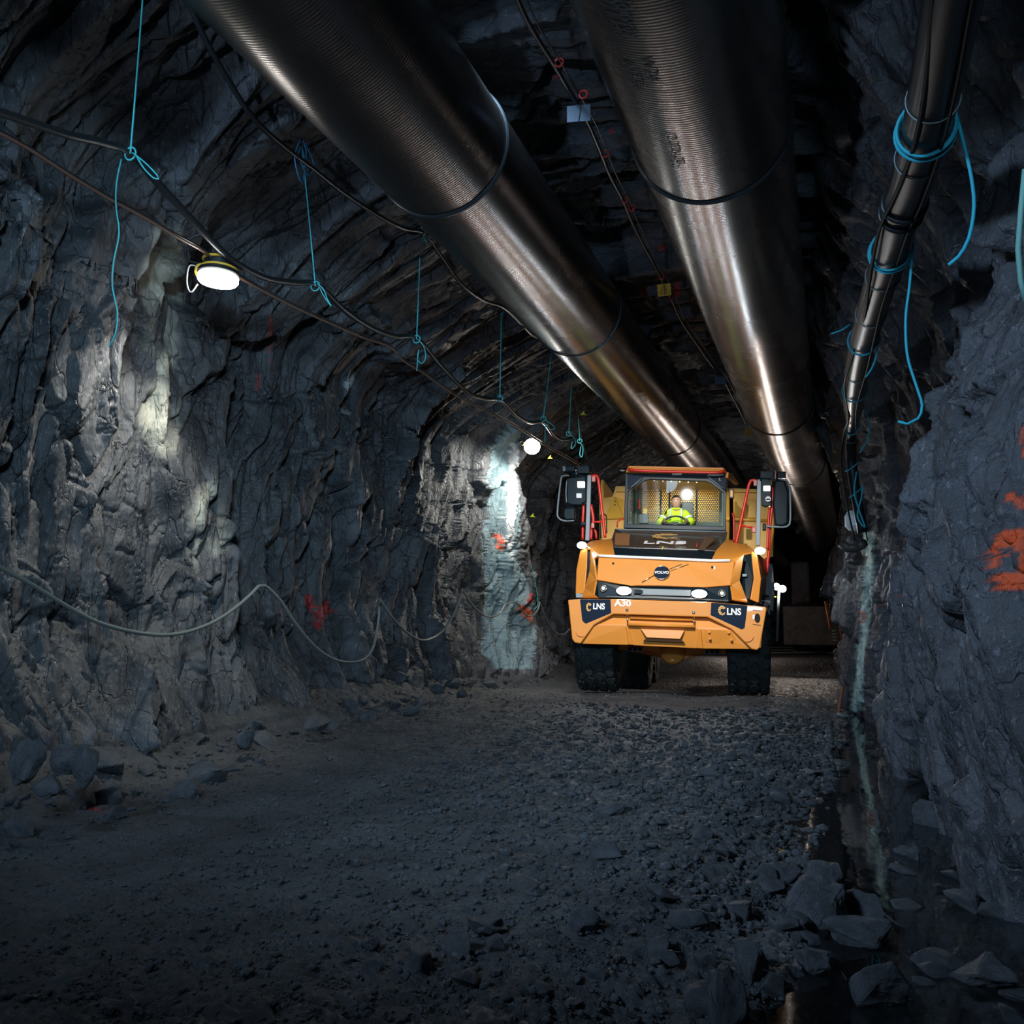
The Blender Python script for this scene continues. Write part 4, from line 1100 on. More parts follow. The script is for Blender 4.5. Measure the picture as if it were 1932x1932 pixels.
# ------------------------------------------------------------------ driver
M_skin = mat('skin', (0.50, 0.25, 0.17), 0.5)
M_viz = mat('hi_vis_fabric', (0.62, 0.85, 0.02), 0.7)
M_tape = mat('reflective_tape', (0.7, 0.72, 0.7), 0.3)
M_hair = mat('dark_hair', (0.02, 0.014, 0.01), 0.6)
M_trs = mat('dark_trousers', (0.02, 0.022, 0.03), 0.8)

def skin_obj(name, verts, edges, radii, m, parent, sub=2, root=0):
    me = bpy.data.meshes.new(name)
    me.from_pydata([tuple(v) for v in verts], edges, [])
    o = link(name, me, m, parent)
    s = o.modifiers.new('skin', 'SKIN'); s.use_smooth_shade = True
    sk = me.skin_vertices[0].data
    for i, r in enumerate(radii):
        r = (r, r) if np.isscalar(r) else r
        sk[i].radius = r; sk[i].use_root = (i == root)
    b = o.modifiers.new('sub', 'SUBSURF'); b.levels = sub; b.render_levels = sub
    return o

hc = K(951, 378, YC + 0.93)                     # head centre in truck space
pm = TM @ Vector((hc.x, hc.y, hc.z - 0.78))
person = empty('person', pm, 'person in a yellow-green hi-vis shirt driving the orange truck, both hands on the wheel', 'person')
person.rotation_euler = TM.to_euler()
PM = person.matrix_world = Matrix.Translation(pm) @ TM.to_3x3().to_4x4()
def Lp(p): return p - Vector((hc.x, hc.y, hc.z - 0.78))     # truck space -> driver space
HZ = 0.78
hl_, hr_ = Lp(K(862, 512, YC + 0.47)), Lp(K(1024, 512, YC + 0.47))
el_, er_ = Vector((-0.29, -0.12, 0.37)), Vector((0.29, -0.12, 0.37))
V_, E_, R_ = [], [], []
def vx(p, r, frm=None):
    V_.append(Vector(p)); R_.append(r)
    if frm is not None: E_.append((frm, len(V_) - 1))
    return len(V_) - 1
pel = vx((0, 0.02, 0.02), (0.16, 0.12))
ab = vx((0, 0.04, 0.2), (0.11, 0.08), pel); ch = vx((0, 0.035, 0.45), (0.12, 0.08), ab); nb = vx((0, 0.0, 0.625), (0.07, 0.07), ch)
nk = vx((0, -0.005, 0.67), (0.056, 0.06), nb)
hd0 = vx((0, -0.02, 0.71), (0.085, 0.098), nk); hd1 = vx((0, -0.012, 0.79), (0.100, 0.115), hd0); hd2 = vx((0, 0.0, 0.872), (0.080, 0.095), hd1)
for s, el, ha in ((-1, el_, hl_), (1, er_, hr_)):
    sh = vx((s * 0.160, 0.02, 0.565), 0.038, ch)
    e = vx(el, 0.045, sh)
    w_ = vx(ha + Vector((s * 0.02, 0.07, -0.03)), 0.028, e)
    pal = vx(ha + Vector((s * 0.012, 0.015, 0.0)), (0.022, 0.036), w_)
    for k in range(4):                           # fingers close around the rim
        b0 = ha + Vector((s * 0.012, -0.012, 0.03 - 0.019 * k))
        f1 = vx(b0, 0.0088, pal)
        f2 = vx(b0 + Vector((-s * 0.018, -0.026, 0.004)), 0.0085, f1)
        f3 = vx(b0 + Vector((-s * (0.036 if k in (1, 2) else 0.031), -0.008, 0.0)), 0.008, f2)
    t1 = vx(ha + Vector((-s * 0.004, 0.022, 0.034)), 0.011, pal)
    t2 = vx(ha + Vector((-s * 0.026, 0.008, 0.044)), 0.0095, t1)
    hp = vx((s * 0.1, -0.06, 0.0), 0.085, pel); kn = vx((s * 0.14, -0.46, 0.0), 0.062, hp); an = vx((s * 0.13, -0.52, -0.40), 0.045, kn); to = vx((s * 0.13, -0.70, -0.44), 0.035, an)
body = skin_obj('body', V_, E_, R_, M_skin, person, 2, 0)
# face and ears, hair, clothes
def ell(name, c, r, m, par, sub=2):
    bm = bmesh.new(); bmesh.ops.create_icosphere(bm, subdivisions=sub, radius=1, matrix=Matrix.Translation(c) @ Matrix.Diagonal((*r, 1)))
    me = bpy.data.meshes.new(name); bm.to_mesh(me); bm.free(); return link(name, me, m, par, True)
fy = -0.104
bm = bmesh.new()
ns = [bm.verts.new(p) for p in ((0, fy - 0.002, 0.80), (-0.017, fy + 0.004, 0.752), (0.017, fy + 0.004, 0.752), (0, fy - 0.028, 0.757), (0, fy + 0.01, 0.745))]
for f in ((0, 1, 3), (0, 3, 2), (1, 4, 3), (3, 4, 2), (0, 2, 4, 1)): bm.faces.new([ns[i] for i in f])
bm_obj('nose', bm, M_skin, person, 0.004)
for s in (-1, 1):
    ell('ear', (s * 0.083, 0.0, 0.775), (0.012, 0.02, 0.032), M_skin, person)
    e = ell('eye', (s * 0.031, fy + 0.010, 0.797), (0.013, 0.010, 0.007), M_wht, person)
    ell('iris', (s * 0.031, fy + 0.001, 0.797), (0.005, 0.004, 0.006), M_hair, e)
    ell('eyebrow', (s * 0.032, fy + 0.006, 0.816), (0.019, 0.007, 0.0045), M_hair, person)
ell('mouth', (0, fy + 0.010, 0.722), (0.025, 0.009, 0.0055), mat('lips', (0.38, 0.11, 0.09), 0.5), person)
bm = bmesh.new(); bmesh.ops.create_icosphere(bm, subdivisions=4, radius=1)
for v in list(bm.verts):
    x, y, z = v.co
    if z < 0.15 + (0.62 if y < -0.35 else 0.0) - (0.75 if y > 0.1 else 0) or (y < -0.35 and z < 0.6): bm.verts.remove(v)
for v in bm.verts: v.co = Vector((v.co.x * 0.090, v.co.y * 0.108 - 0.002, v.co.z * 0.098 + 0.818))
o = bm_obj('hair', bm, M_hair, person, 0, True); s_ = o.modifiers.new('s', 'SOLIDIFY'); s_.thickness = 0.008
V_, E_, R_ = [], [], []
a0 = vx((0, 0.03, 0.05), (0.175, 0.135)); a1 = vx((0, 0.03, 0.2), (0.17, 0.13), a0); a2 = vx((0, 0.02, 0.46), (0.185, 0.135), a1); a3 = vx((0, 0.01, 0.62), (0.16, 0.12), a2); a4 = vx((0, 0.0, 0.695), (0.086, 0.085), a3)
for s, el, ha in ((-1, el_, hl_), (1, er_, hr_)):
    sh = vx((s * 0.175, 0.01, 0.575), 0.088, a2)
    e = vx(el, 0.068, sh)
    wr_ = ha + Vector((s * 0.03, 0.09, -0.035))
    vx(el.lerp(wr_, 0.85), 0.046, e)
shirt = skin_obj('shirt', V_, E_, R_, M_viz, person, 2, 0)
for s, el, ha in ((-1, el_, hl_), (1, er_, hr_)):
    sh = Vector((s * 0.175, 0.01, 0.575)); d_ = (el - sh)
    a_ = sh + d_ * 0.45; b_ = sh + d_ * 0.62
    link('sleeve_stripe', tube_mesh('sleeve_stripe', [a_, a_.lerp(b_, .5), b_], 0.083, 20, cap=False), M_tape, shirt)
    a_, b_ = Vector((s * 0.10, -0.085, 0.635)), Vector((s * 0.105, -0.135, 0.45))
    link('shoulder_stripe', tube_mesh('shoulder_stripe', [Vector((s * 0.10, 0.0, 0.66)), a_, b_], 0.02, 8), M_tape, shirt)
V_, E_, R_ = [], [], []
pel = vx((0, 0.02, 0.0), (0.17, 0.13))
for s in (-1, 1):
    hp = vx((s * 0.1, -0.06, 0.0), 0.1, pel); kn = vx((s * 0.14, -0.46, 0.0), 0.08, hp); vx((s * 0.13, -0.52, -0.34), 0.062, kn)
skin_obj('trousers', V_, E_, R_, M_trs, person, 2, 0)
# ------------------------------------------------------------------ cables on the left wall
M_rope = mat('teal_twine', (0.05, 0.42, 0.45), 0.6)
M_roper = mat('cyan_rope', (0.02, 0.36, 0.48), 0.6)
M_gcab = mat('grey_green_cable', (0.14, 0.16, 0.15), 0.35)
M_ocab = mat('brown_pair_cable', (0.16, 0.08, 0.055), 0.4)

def line(name, pts, r, m, label, cat, group=None, step=0.06, parent=None, seg=8):
    o = link(name, tube_mesh(name, smooth_path(pts, step), r, seg), m, parent)
    if label: tag(o, label, cat, group)
    return o
def WX(pts, X): return [on_x(x, y, X) for x, y in pts]
thick = [(-700, 20), (-380, 110), (-180, 165), (-60, 195), (0, 212), (60, 232), (130, 255), (190, 268), (248, 290), (300, 348), (350, 402), (400, 455), (440, 493), (500, 524), (555, 533), (598, 538), (650, 585), (700, 618), (745, 634), (786, 638), (830, 688), (880, 738), (915, 752), (944, 755), (975, 785), (1000, 797), (1025, 797), (1045, 822), (1062, 830), (1080, 826)]
thin = [(-700, -40), (-380, 90), (-180, 170), (-60, 225), (0, 252), (60, 285), (130, 330), (200, 372), (275, 412), (330, 445), (385, 475), (430, 510), (480, 540), (540, 572), (600, 600), (680, 635), (736, 655), (760, 680), (800, 705), (850, 740), (900, 768), (950, 792), (1000, 822), (1040, 848), (1090, 876), (1130, 900)]
line('power_cable', WX(thick, -5.0), 0.032, M_rub, 'thick black power cable slung in sagging loops across the upper left wall', 'cable')
line('twin_cable', WX(thin, -5.15), 0.013, M_ocab, 'thin brown cable running down the left wall below the thick black cable', 'cable')
line('twin_cable', WX([(x - 4, y - 7) for x, y in thin], -5.17), 0.009, M_rub, 'thinnest black lead following the brown cable on the left wall', 'cable')
up = [(350, -10), (385, 70), (430, 150), (480, 225), (540, 280), (590, 318), (650, 365), (720, 410), (760, 430), (800, 440), (830, 480), (870, 535), (910, 565), (950, 580), (985, 612), (1010, 635), (1045, 642)]
line('power_cable', WX(up, -4.7), 0.026, M_rub, 'black cable climbing from the left wall up beside the left duct', 'cable')
line('drop_cable', [on_x(1045, 642, -4.9), on_x(1075, 720, -5.0), on_x(1090, 790, -5.1), on_x(1105, 860, -5.2), on_x(1135, 930, -5.3)], 0.03, M_rub, 'dark cable hanging at the far end of the left wall behind the truck mirror', 'cable')
low = [[(-700, 700), (-380, 850), (-160, 980), (-40, 1045), (0, 1070), (60, 1103), (120, 1140), (180, 1172), (240, 1190), (300, 1198), (350, 1193), (400, 1175), (440, 1150), (475, 1120), (488, 1106), (500, 1105), (530, 1135), (560, 1180), (600, 1225), (640, 1247), (680, 1246), (702, 1225), (712, 1185), (716, 1145)],
       [(716, 1130), (740, 1165), (770, 1195), (800, 1208), (830, 1195), (855, 1160), (872, 1112)],
       [(872, 1112), (890, 1140), (915, 1162), (940, 1160), (955, 1140), (975, 1138), (990, 1158), (1003, 1162), (1015, 1150), (1018, 1135)]]
for k, (pts, lb) in enumerate(zip(low, ('pale grey cable sagging in long loops low on the left wall nearest the viewer', 'pale grey cable loop low on the left wall below the leaning slab', 'pale grey cable draped over the foot of the pale lit rock'))):
    line('hanging_cable', WX(pts, -5.45 if k == 0 else (-5.5 if k == 1 else -5.75)), 0.017, M_gcab, lb, 'cable')
line('hanging_cable', WX([(1018, 1135), (1030, 1165), (1045, 1190), (1062, 1197), (1076, 1186)], -5.7), 0.014, M_gcab, 'short grey cable sagging between the pale rock and the truck bumper', 'cable')

# twine hangers: straight cord, loop around the cable, loose bow
def hanger(xt, yt, xb, yb, X, label, loops=(), r=0.006):
    Y0 = on_x(xb, yb, X).y
    pts = [on_y(xt, yt, Y0), on_y((xt + xb) / 2 + 0.5, (yt + yb) / 2, Y0), on_y(xb, yb, Y0)]
    o = line('twine_hanger', pts, r, M_rope, label, 'twine')
    q = on_y(xb, yb, Y0 - 0.0)
    ringp = [q + Vector((0.05 * math.cos(a), 0.0, 0.05 * math.sin(a))) for a in np.linspace(0, 2 * PI, 17)[:-1]]
    link('knot_ring', tube_mesh('knot_ring', ringp, r * 1.1, 6, closed=True), M_rope, o)
    for lp_ in loops:
        link('loose_bow', tube_mesh('loose_bow', smooth_path([on_y(x, y, Y0 - 0.05) for x, y in lp_], 0.03), r * 0.9, 6), M_rope, o)
hanger(270, -10, 246, 290, -4.95, 'teal twine holding up the thick cable near the upper left corner', [[(250, 288), (275, 308), (296, 330), (300, 338), (290, 336), (272, 318), (258, 296)]], 0.007)
hanger(569, 270, 595, 540, -4.95, 'teal twine holding the thick cable right of the drum lamp', [[(598, 535), (610, 545), (618, 565), (625, 578), (612, 560), (604, 545)]], 0.007)
hanger(794, 430, 786, 640, -4.95, 'teal twine holding the cable in the middle of the left wall', [[(788, 640), (800, 655), (803, 675), (796, 686), (788, 678), (790, 660), (786, 700)]], 0.008)
hanger(946, 560, 943, 752, -4.95, 'teal twine hanging left of the pale rock streak', [], 0.009)
hanger(1040, 668, 1025, 790, -4.95, 'teal twine just above the round warm lamp', [[(1027, 792), (1040, 800), (1047, 808), (1038, 810), (1030, 800), (1028, 834)]], 0.010)
hanger(1078, 730, 1073, 818, -5.0, 'teal twine right of the round warm lamp', [[(1075, 820), (1086, 830), (1084, 842), (1078, 846), (1080, 832)]], 0.010)
hanger(1088, 745, 1094, 832, -5.05, 'farthest teal twine on the left wall, above the truck mirror', [[(1094, 834), (1100, 845), (1098, 862), (1094, 858), (1096, 842)]], 0.010)
Y0 = on_x(246, 290, -4.95).y
line('loose_twine', [on_y(x, y, Y0) for x, y in ((229, 300), (220, 345), (219, 390), (225, 440), (215, 490), (212, 540), (222, 590), (218, 630), (206, 655))], 0.006, M_rope, 'loose teal twine dangling down the left wall below the upper corner knot', 'twine')
line('tangled_twine', [on_x(x, y, -4.7) for x, y in ((566, 262), (556, 300), (570, 345), (578, 285), (572, 265), (592, 310), (580, 330), (562, 290), (568, 275), (575, 300))], 0.007, mat('blue_twine', (0.03, 0.22, 0.42), 0.6), 'tangle of blue and teal twine knotted where the upper cable starts', 'twine')
line('tangled_twine', [on_x(x, y, -4.7) for x, y in ((795, 425), (802, 455), (808, 440), (796, 430), (806, 462))], 0.007, M_rope, 'small knot of twine on the upper cable beside the left duct', 'twine')
line('tangled_twine', [on_x(x, y, -4.9) for x, y in ((942, 555), (950, 590), (945, 600), (953, 575), (944, 562))], 0.009, M_rope, 'bunch of twine at the top of the cord left of the pale rock', 'twine')
line('loose_twine', WX([(1002, 1068), (1010, 1100), (1015, 1138), (1008, 1150)], -5.6), 0.008, M_rope, 'short blue-green twine tied to the grey cable at the pale rock', 'twine')
M_tagy = mat('yellow_tag_plastic', (0.6, 0.7, 0.02), 0.5)
def tag_leaf(px, py, X, s, label):
    p = on_x(px, py, X); bm = bmesh.new()
    prism(bm, [p + Vector(v) * s for v in ((-1, 0, -.4), (0.9, 0, -.5), (0.2, 0, 0.1), (0.3, 0, .9), (-0.5, 0, 0.2))], 0.01)
    o = bm_obj('marker_tag', bm, M_tagy, None); tag(o, label, 'tag')
tag_leaf(1012, 628, -4.95, 0.11, 'crumpled yellow-green tag caught on the cable beside the left duct')
tag_leaf(1005, 973, -5.7, 0.06, 'small yellow-green tag on the rock right of the pale streak')
tag_leaf(1038, 863, -5.6, 0.06, 'small yellow-green tag on the rock below the round lamp')
tag_leaf(1101, 780, -5.3, 0.08, 'small yellow-green tag high on the far left wall above the mirror')

# ------------------------------------------------------------------ black pipe bundle on the right wall
pp = [on_z(x, y, 3.6) for x, y in ((1815, -90), (1797, 0), (1772, 130), (1748, 240), (1720, 345), (1700, 400), (1682, 470), (1650, 570), (1625, 660), (1613, 735), (1608, 800))]
pp += [on_y(1605, 850, 12.9), on_y(1610, 900, 13.0), on_y(1618, 950, 13.05), on_y(1628, 1004, 13.1)]
M_pipe = mat('black_polyethylene', (0.012, 0.014, 0.017), 0.33, spec=0.4)
path = smooth_path(pp, 0.06)
rr = [0.112 if i < len(path) * 0.72 else 0.112 - 0.045 * min(1, (i - len(path) * 0.72) / (len(path) * 0.15)) for i in range(len(path))]
bp = link('water_pipe', tube_mesh('water_pipe', path, rr, 24), M_pipe)
tag(bp, 'thick black plastic pipe slung along the upper right wall with cyan ropes', 'pipe')
off = [p + Vector((-0.09 + 0.03 * math.sin(i * 0.11), 0, -0.085 + 0.02 * math.cos(i * 0.17))) for i, p in enumerate(path)]
M_scab = mat('matt_black_cable', (0.01, 0.011, 0.013), 0.6, spec=0.25)
link('strapped_cable', tube_mesh('strapped_cable', off, 0.012, 8), M_scab, bp)
off = [p + Vector((0.04 + 0.02 * math.sin(i * 0.09), 0, -0.115)) for i, p in enumerate(path)]
link('strapped_cable', tube_mesh('strapped_cable', off, 0.008, 8), M_scab, bp)
def at_y(py, px=None):
    best = min(range(1, len(path) - 1), key=lambda i: abs(float(project(np.array([tuple(path[i])]))[1][0]) - py))
    t = (path[best + 1] - path[best - 1]).normalized()
    return path[best], t, rr[best]
def ring_at(name, py, w_, extra, m, tilt=0.0, parent=bp):
    c, t, r = at_y(py)
    q = t.to_track_quat('Z', 'Y').to_matrix()
    pts = [c + q @ Vector(((r + extra) * math.cos(a), (r + extra) * math.sin(a), tilt * math.cos(a + 0.8))) for a in np.linspace(0, 2 * PI, 33)[:-1]]
    return link(name, tube_mesh(name, pts, w_, 8, closed=True), m, parent)
for y in (385, 400): ring_at('pipe_collar', y, 0.016, 0.006, M_pipe)
for y in (190, 295, 520, 590, 700, 770, 830): ring_at('pipe_clip', y, 0.0035, 0.004, M_gry)
k = 0
for y, n, lb in ((235, 3, 'cyan rope wound three times around the black pipe, nearest the viewer'), (468, 2, 'cyan rope looped around the black pipe below its collar'), (640, 1, 'cyan rope loop around the black pipe above the far bundle'),
                 (735, 1, 'cyan rope loop halfway down the far part of the black pipe'), (806, 1, 'thin cyan rope loop near the lower end of the black pipe'), (880, 1, 'thin cyan rope loop on the narrow bend of the black pipe'), (930, 1, 'lowest cyan rope loop on the black pipe bend')):
    o = ring_at('rope_wrap', y, 0.009, 0.014, M_roper, 0.05, None); tag(o, lb, 'rope')
    for j in range(1, n):
        ring_at('rope_turn', y + 7 * j, 0.009, 0.016 + 0.004 * j, M_roper, 0.05 - 0.02 * j, o)
def tail(pts, pyring, r, lb, m=M_roper, dy=0.0):
    c, t, _ = at_y(pyring)
    return line('rope_tail', [on_y(x, y, c.y + dy) for x, y in pts], r, m, lb, 'rope', step=0.04)
tail([(1806, 222), (1818, 270), (1832, 330), (1838, 390), (1828, 450), (1808, 485), (1790, 500)], 240, 0.009, 'long cyan rope end curving down beside the black pipe near the top right')
tail([(1722, 470), (1716, 540), (1709, 600), (1712, 670), (1728, 725), (1740, 765), (1732, 790), (1712, 800), (1694, 795)], 470, 0.009, 'long cyan rope end hanging to a hook shape on the right wall')
tail([(1656, 645), (1654, 670), (1645, 695), (1633, 712)], 640, 0.008, 'short cyan rope end right of the black pipe')
tail([(1604, 612), (1590, 622), (1568, 630)], 620, 0.007, 'short cyan rope end pointing left from the black pipe')
tail([(1630, 765), (1640, 800), (1636, 830), (1622, 855)], 780, 0.008, 'cyan rope end drooping right of the far black pipe')
tail([(1616, 890), (1612, 930), (1622, 965), (1632, 995), (1618, 975), (1625, 940), (1628, 915)], 930, 0.010, 'tangle of cyan rope at the bottom end of the black pipe', dy=-0.15)
line('pale_rope', [on_y(x, y, 2.9) for x, y in ((1934, 320), (1926, 400), (1921, 470), (1926, 530), (1936, 570))], 0.008, mat('pale_teal_rope', (0.25, 0.55, 0.5), 0.6), 'pale teal rope hanging at the right edge of the view', 'rope')
line('wire_hook', [on_y(x, y, 14.3) for x, y in ((1627, 1098), (1618, 1096), (1613, 1090), (1617, 1087), (1623, 1089))], 0.012, mat('white_wire', (0.75, 0.75, 0.72), 0.5), 'small white wire hook beside the pale strip on the right wall', 'hook')
line('outlet_pipe', [on_y(1586, 1024, 13.3), on_y(1600, 1034, 13.3), on_y(1616, 1034, 13.3), on_y(1630, 1024, 13.2)], 0.062, mat('rusty_pipe', (0.06, 0.05, 0.045), 0.5), 'short dark horizontal pipe end under the black pipe', 'pipe', seg=16)
dome = link('dome_lamp', lathe('dome_lamp', [(0, .16), (.09, .14), (.13, .07), (.13, -.06), (.08, -.12), (0, -.13)], 24), mat('white_plastic', (0.7, 0.78, 0.8), 0.4)); dome.location = on_y(1613, 984, 13.5)
tag(dome, 'small white rounded fitting behind the lower end of the black pipe', 'fitting')

# ------------------------------------------------------------------ roof cable and signs
cab1 = [(960, -40), (985, 20), (1012, 70), (1045, 122), (1062, 152), (1078, 178), (1096, 208), (1112, 238), (1132, 285), (1150, 330), (1175, 378), (1195, 425), (1218, 470), (1242, 515), (1262, 555), (1285, 605), (1312, 645), (1340, 685), (1362, 712), (1385, 755), (1408, 800)]
ZR = 5.72
line('roof_cable', [on_z(x, y, ZR) for x, y in cab1], 0.022, M_rub, 'black cable bundle strung along the roof between the two ducts', 'cable')
line('roof_wire', [on_z(x + 16 - 10 * i / len(cab1), y - 2, ZR + 0.03) for i, (x, y) in enumerate(cab1)], 0.008, M_rub, 'thin black wire along the roof beside the cable bundle', 'cable')
M_clip = mat('red_clip', (0.5, 0.03, 0.025), 0.5)
for i, (x, y) in enumerate(((1055, 118), (1101, 178), (1142, 290), (1178, 377), (1192, 392), (1248, 522), (1268, 560))):
    c = on_z(x, y, ZR)
    pts = [c + Vector((0.035 * math.cos(a), 0, 0.035 * math.sin(a))) for a in np.linspace(0, 2 * PI, 17)[:-1]]
    o = link('cable_clip', tube_mesh('cable_clip', pts, 0.009, 6, closed=True), M_clip)
    tag(o, ['red clip on the roof cable, nearest the viewer', 'red clip just above the large white plate on the roof cable', 'red clip on the roof cable next below the large white plate', 'red clip on the roof cable where the ducts draw together, upper of a close pair', 'red clip on the roof cable, lower of a close pair', 'red clip just above the yellow warning sign', 'red clip just below the yellow warning sign'][i], 'clip')
M_plate = mat('pale_plate', (0.10, 0.135, 0.19), 0.6, spec=0.2)
M_sign = mat('yellow_sign', (0.75, 0.42, 0.04), 0.5)
RS = Matrix.Rotation(YAW * 0.5, 4, 'Z')
def sign(px, py, wpx, hpx, m, label, nm='hanging_plate', warn=False, tilt=0.0, Z=5.62):
    c = on_z(px, py, Z); d = (c - O).length; wd, ht = wpx * d / F * 0.93, hpx * d / F * 0.97
    R_s = RS @ Matrix.Rotation(tilt, 4, 'Y')
    bm = bmesh.new(); box_bm(bm, c, (wd, 0.006, ht), R_s)
    o = bm_obj(nm, bm, m, None, 0.002); tag(o, label, 'sign')
    st_ = [c + Vector((0, -0.006, -ht * 0.5)), c + Vector((0.01, -0.008, 0)), c + Vector((0.02, 0.0, ht * 0.5)), c + Vector((0.03, 0, ht * 0.5 + 0.12))]
    link('tie_wire', tube_mesh('tie_wire', st_, 0.003, 6), M_rub, o)
    if warn:
        B = Matrix.Translation(c) @ R_s @ Matrix.Translation((0, -0.006, 0))
        tri = [Vector((0, 0, ht * 0.44)), Vector((-ht * 0.24, 0, -ht * 0.02)), Vector((ht * 0.24, 0, -ht * 0.02))]
        link('warning_triangle', tube_mesh('warning_triangle', [B @ v for v in tri], 0.006, 4, closed=True), M_blk, o)
        link('warning_bolt', tube_mesh('warning_bolt', [B @ Vector(v) for v in ((0.004, 0, ht * .3), (-0.004, 0, ht * .16), (0.006, 0, ht * .16), (-0.002, 0, ht * .04))], 0.003, 4), M_blk, o)
        for zz, ww in ((-0.17, 0.36), (-0.32, 0.28)):
            n_ = 9
            bm = bmesh.new()
            for q in range(n_):
                if q % 4 == 3: continue
                box_bm(bm, B @ Vector((wd * ww * (q / (n_ - 1) * 2 - 1), 0, ht * zz)), (wd * ww / n_ * 1.5, 0.003, ht * 0.09), R_s)
            bm_obj('worn_lettering', bm, mat('faded_print', (0.16, 0.08, 0.01), 0.6), o)
    return o
sign(1092, 214, 44, 31, M_plate, 'large pale blank plate hanging from the roof cable between the ducts')
sign(1359, 718, 22, 15, M_plate, 'small pale blank plate hanging farther down the roof, partly behind the right duct')
sign(1253, 547, 26, 23, M_sign, 'yellow warning sign with black triangle hanging from the roof cable', 'warning_sign', True, -0.07)
sign(1411, 816, 12, 13, M_sign, 'farthest small yellow sign at the edge of the right duct', 'warning_sign')
sign(1505, 1003, 8, 6, M_plate, 'tiny pale plate far down the tunnel between the ducts', Z=4.2)

# printing on the right duct
M_print = mat('duct_print', (0.03, 0.035, 0.045), 0.6)
def duct_print(s, size, y, ang, m=M_print):
    """lettering wrapped on the cylinder, reading along the duct"""
    me = text_mesh(s, size, 0.0, 0.0)
    bm = bmesh.new(); bm.from_mesh(me)
    bmesh.ops.subdivide_edges(bm, edges=[e for e in bm.edges if e.calc_length() > 0.02], cuts=1)
    for v in bm.verts:
        a = math.radians(ang) + v.co.y / 0.6
        v.co = Vector((-0.73 + 0.6035 * math.sin(a), y + v.co.x, 4.98 - 0.6035 * math.cos(a)))
    me2 = bpy.data.meshes.new('duct_lettering'); bm.to_mesh(me2); bm.free()
    link('lettering', me2, m, rd)
for s, size, y, ang in (('Made in Norway', 0.13, 4.45, -16), ('Date 10 12 2021 H', 0.12, 4.35, -24), ('12 28 54', 0.12, 4.2, -33), ('W24', 0.13, 5.2, -14), ('0-13-54', 0.10, 5.3, -26), ('------', 0.1, 5.3, -20), ('12 2021 09', 0.10, 6.2, -14), ('0412 21', 0.08, 6.4, -18)):
    duct_print(s, size, y, ang)

# ------------------------------------------------------------------ far end
def far_stuff():
    t = empty('light_mast', on_y(1468, 1200, 24), 'light mast with two glaring lamps standing behind the truck on the right', 'lamp')
    L_ = lambda px, py: on_y(px, py, 24) - t.location
    link('mast_pole', tube_mesh('mast_pole', [L_(1470, 1112), L_(1468, 1150), L_(1466, 1210)], 0.03, 10), M_gry, t)
    for x, y in ((1465, 1107), (1477, 1111)):
        h_ = link('lamp_head', lathe('lamp_head', [(0, .05), (.07, .05), (.09, 0), (0, 0)], 20), M_blk, t); h_.location = L_(x, y); h_.rotation_euler = (PI / 2 + 0.1, 0, 0.3)
        g_ = link('lamp_lens', lathe('lamp_lens', [(0, 0.0), (.085, -0.0), (.075, -.03), (0, -.04)], 20), mat('far_lamp_glow', (1, 1, 1), 0.3, emis=(1, 0.9, 0.8), estr=30), t); g_.location = L_(x, y) + Vector((0, -0.05, 0)); g_.rotation_euler = (-PI / 2, 0, 0.3)
    light('far_fill_light', 'POINT', (-3.2, 37, 1.0), 130, (1, 0.82, 0.7), None, 0.15)  # unseen point light added to bring out the far ducts
    light('far_lamp_light', 'SPOT', on_y(1470, 1106, 23.7), 300, (1, 0.85, 0.75), on_y(1500, 1020, 30), 0.1, 150, 0.8)
    light('far_lamp_fore', 'SPOT', on_y(1475, 1100, 26.0), 260, (1, 0.85, 0.75), Vector((0.3, 20, 2.0)), 0.1, 130, 0.8)
    link('mast_reflector', lathe('mast_reflector', [(0, .02), (.08, .02), (.08, 0), (0, 0)], 6), M_tagy, t).location = L_(1458, 1127)
    t = empty('access_stair', on_y(1580, 1215, 36), 'rusty steel stair leading up at the dark far end of the tunnel', 'stair')
    L_ = lambda px, py, Y=36: on_y(px, py, Y) - t.location
    M_rust = mat('rusty_rail', (0.42, 0.16, 0.07), 0.6)
    for a, b in (((1558, 1134), (1568, 1186)), ((1577, 1134), (1592, 1214))):
        link('stair_rail', tube_mesh('stair_rail', [L_(*a), L_(*b)], 0.06, 6), M_rust, t)
    for k in range(9):
        y = 1160 + k * 6
        link('stair_tread', tube_mesh('stair_tread', [L_(1567 + k * .6, y), L_(1583 + k * 1.1, y + 1)], 0.02, 4), M_gry, t)
    M_far = rock_mat('far_concrete', (0.02, 0.018, 0.018), (0.05, 0.045, 0.045))
    o = box('concrete_block', on_y(1540, 1180, 42), (2.6, 1.2, 1.6), M_far, None, 0.03); o.parent = None
    tag(o, 'low grey concrete block at the dark far end left of the stair', 'block')
    o = box('rock_pillar', on_y(1512, 1150, 44), (0.8, 0.8, 4.2), M_far, None, 0.1); o.parent = None
    tag(o, 'upright rock pillar at the dark far end below the left duct', 'pillar')
    for k in range(3):
        line('floor_hose', [on_z(1440, 1222 + k * 5, -0.5), on_z(1520, 1221 + k * 5, -0.5), on_z(1570, 1222 + k * 5, -0.5), on_z(1596, 1235 + k * 7, -0.4)], 0.035, M_gcab, ['topmost of three hoses lying across the far road', 'middle of three hoses lying across the far road', 'lowest of three hoses lying across the far road'][k], 'hose')
far_stuff()
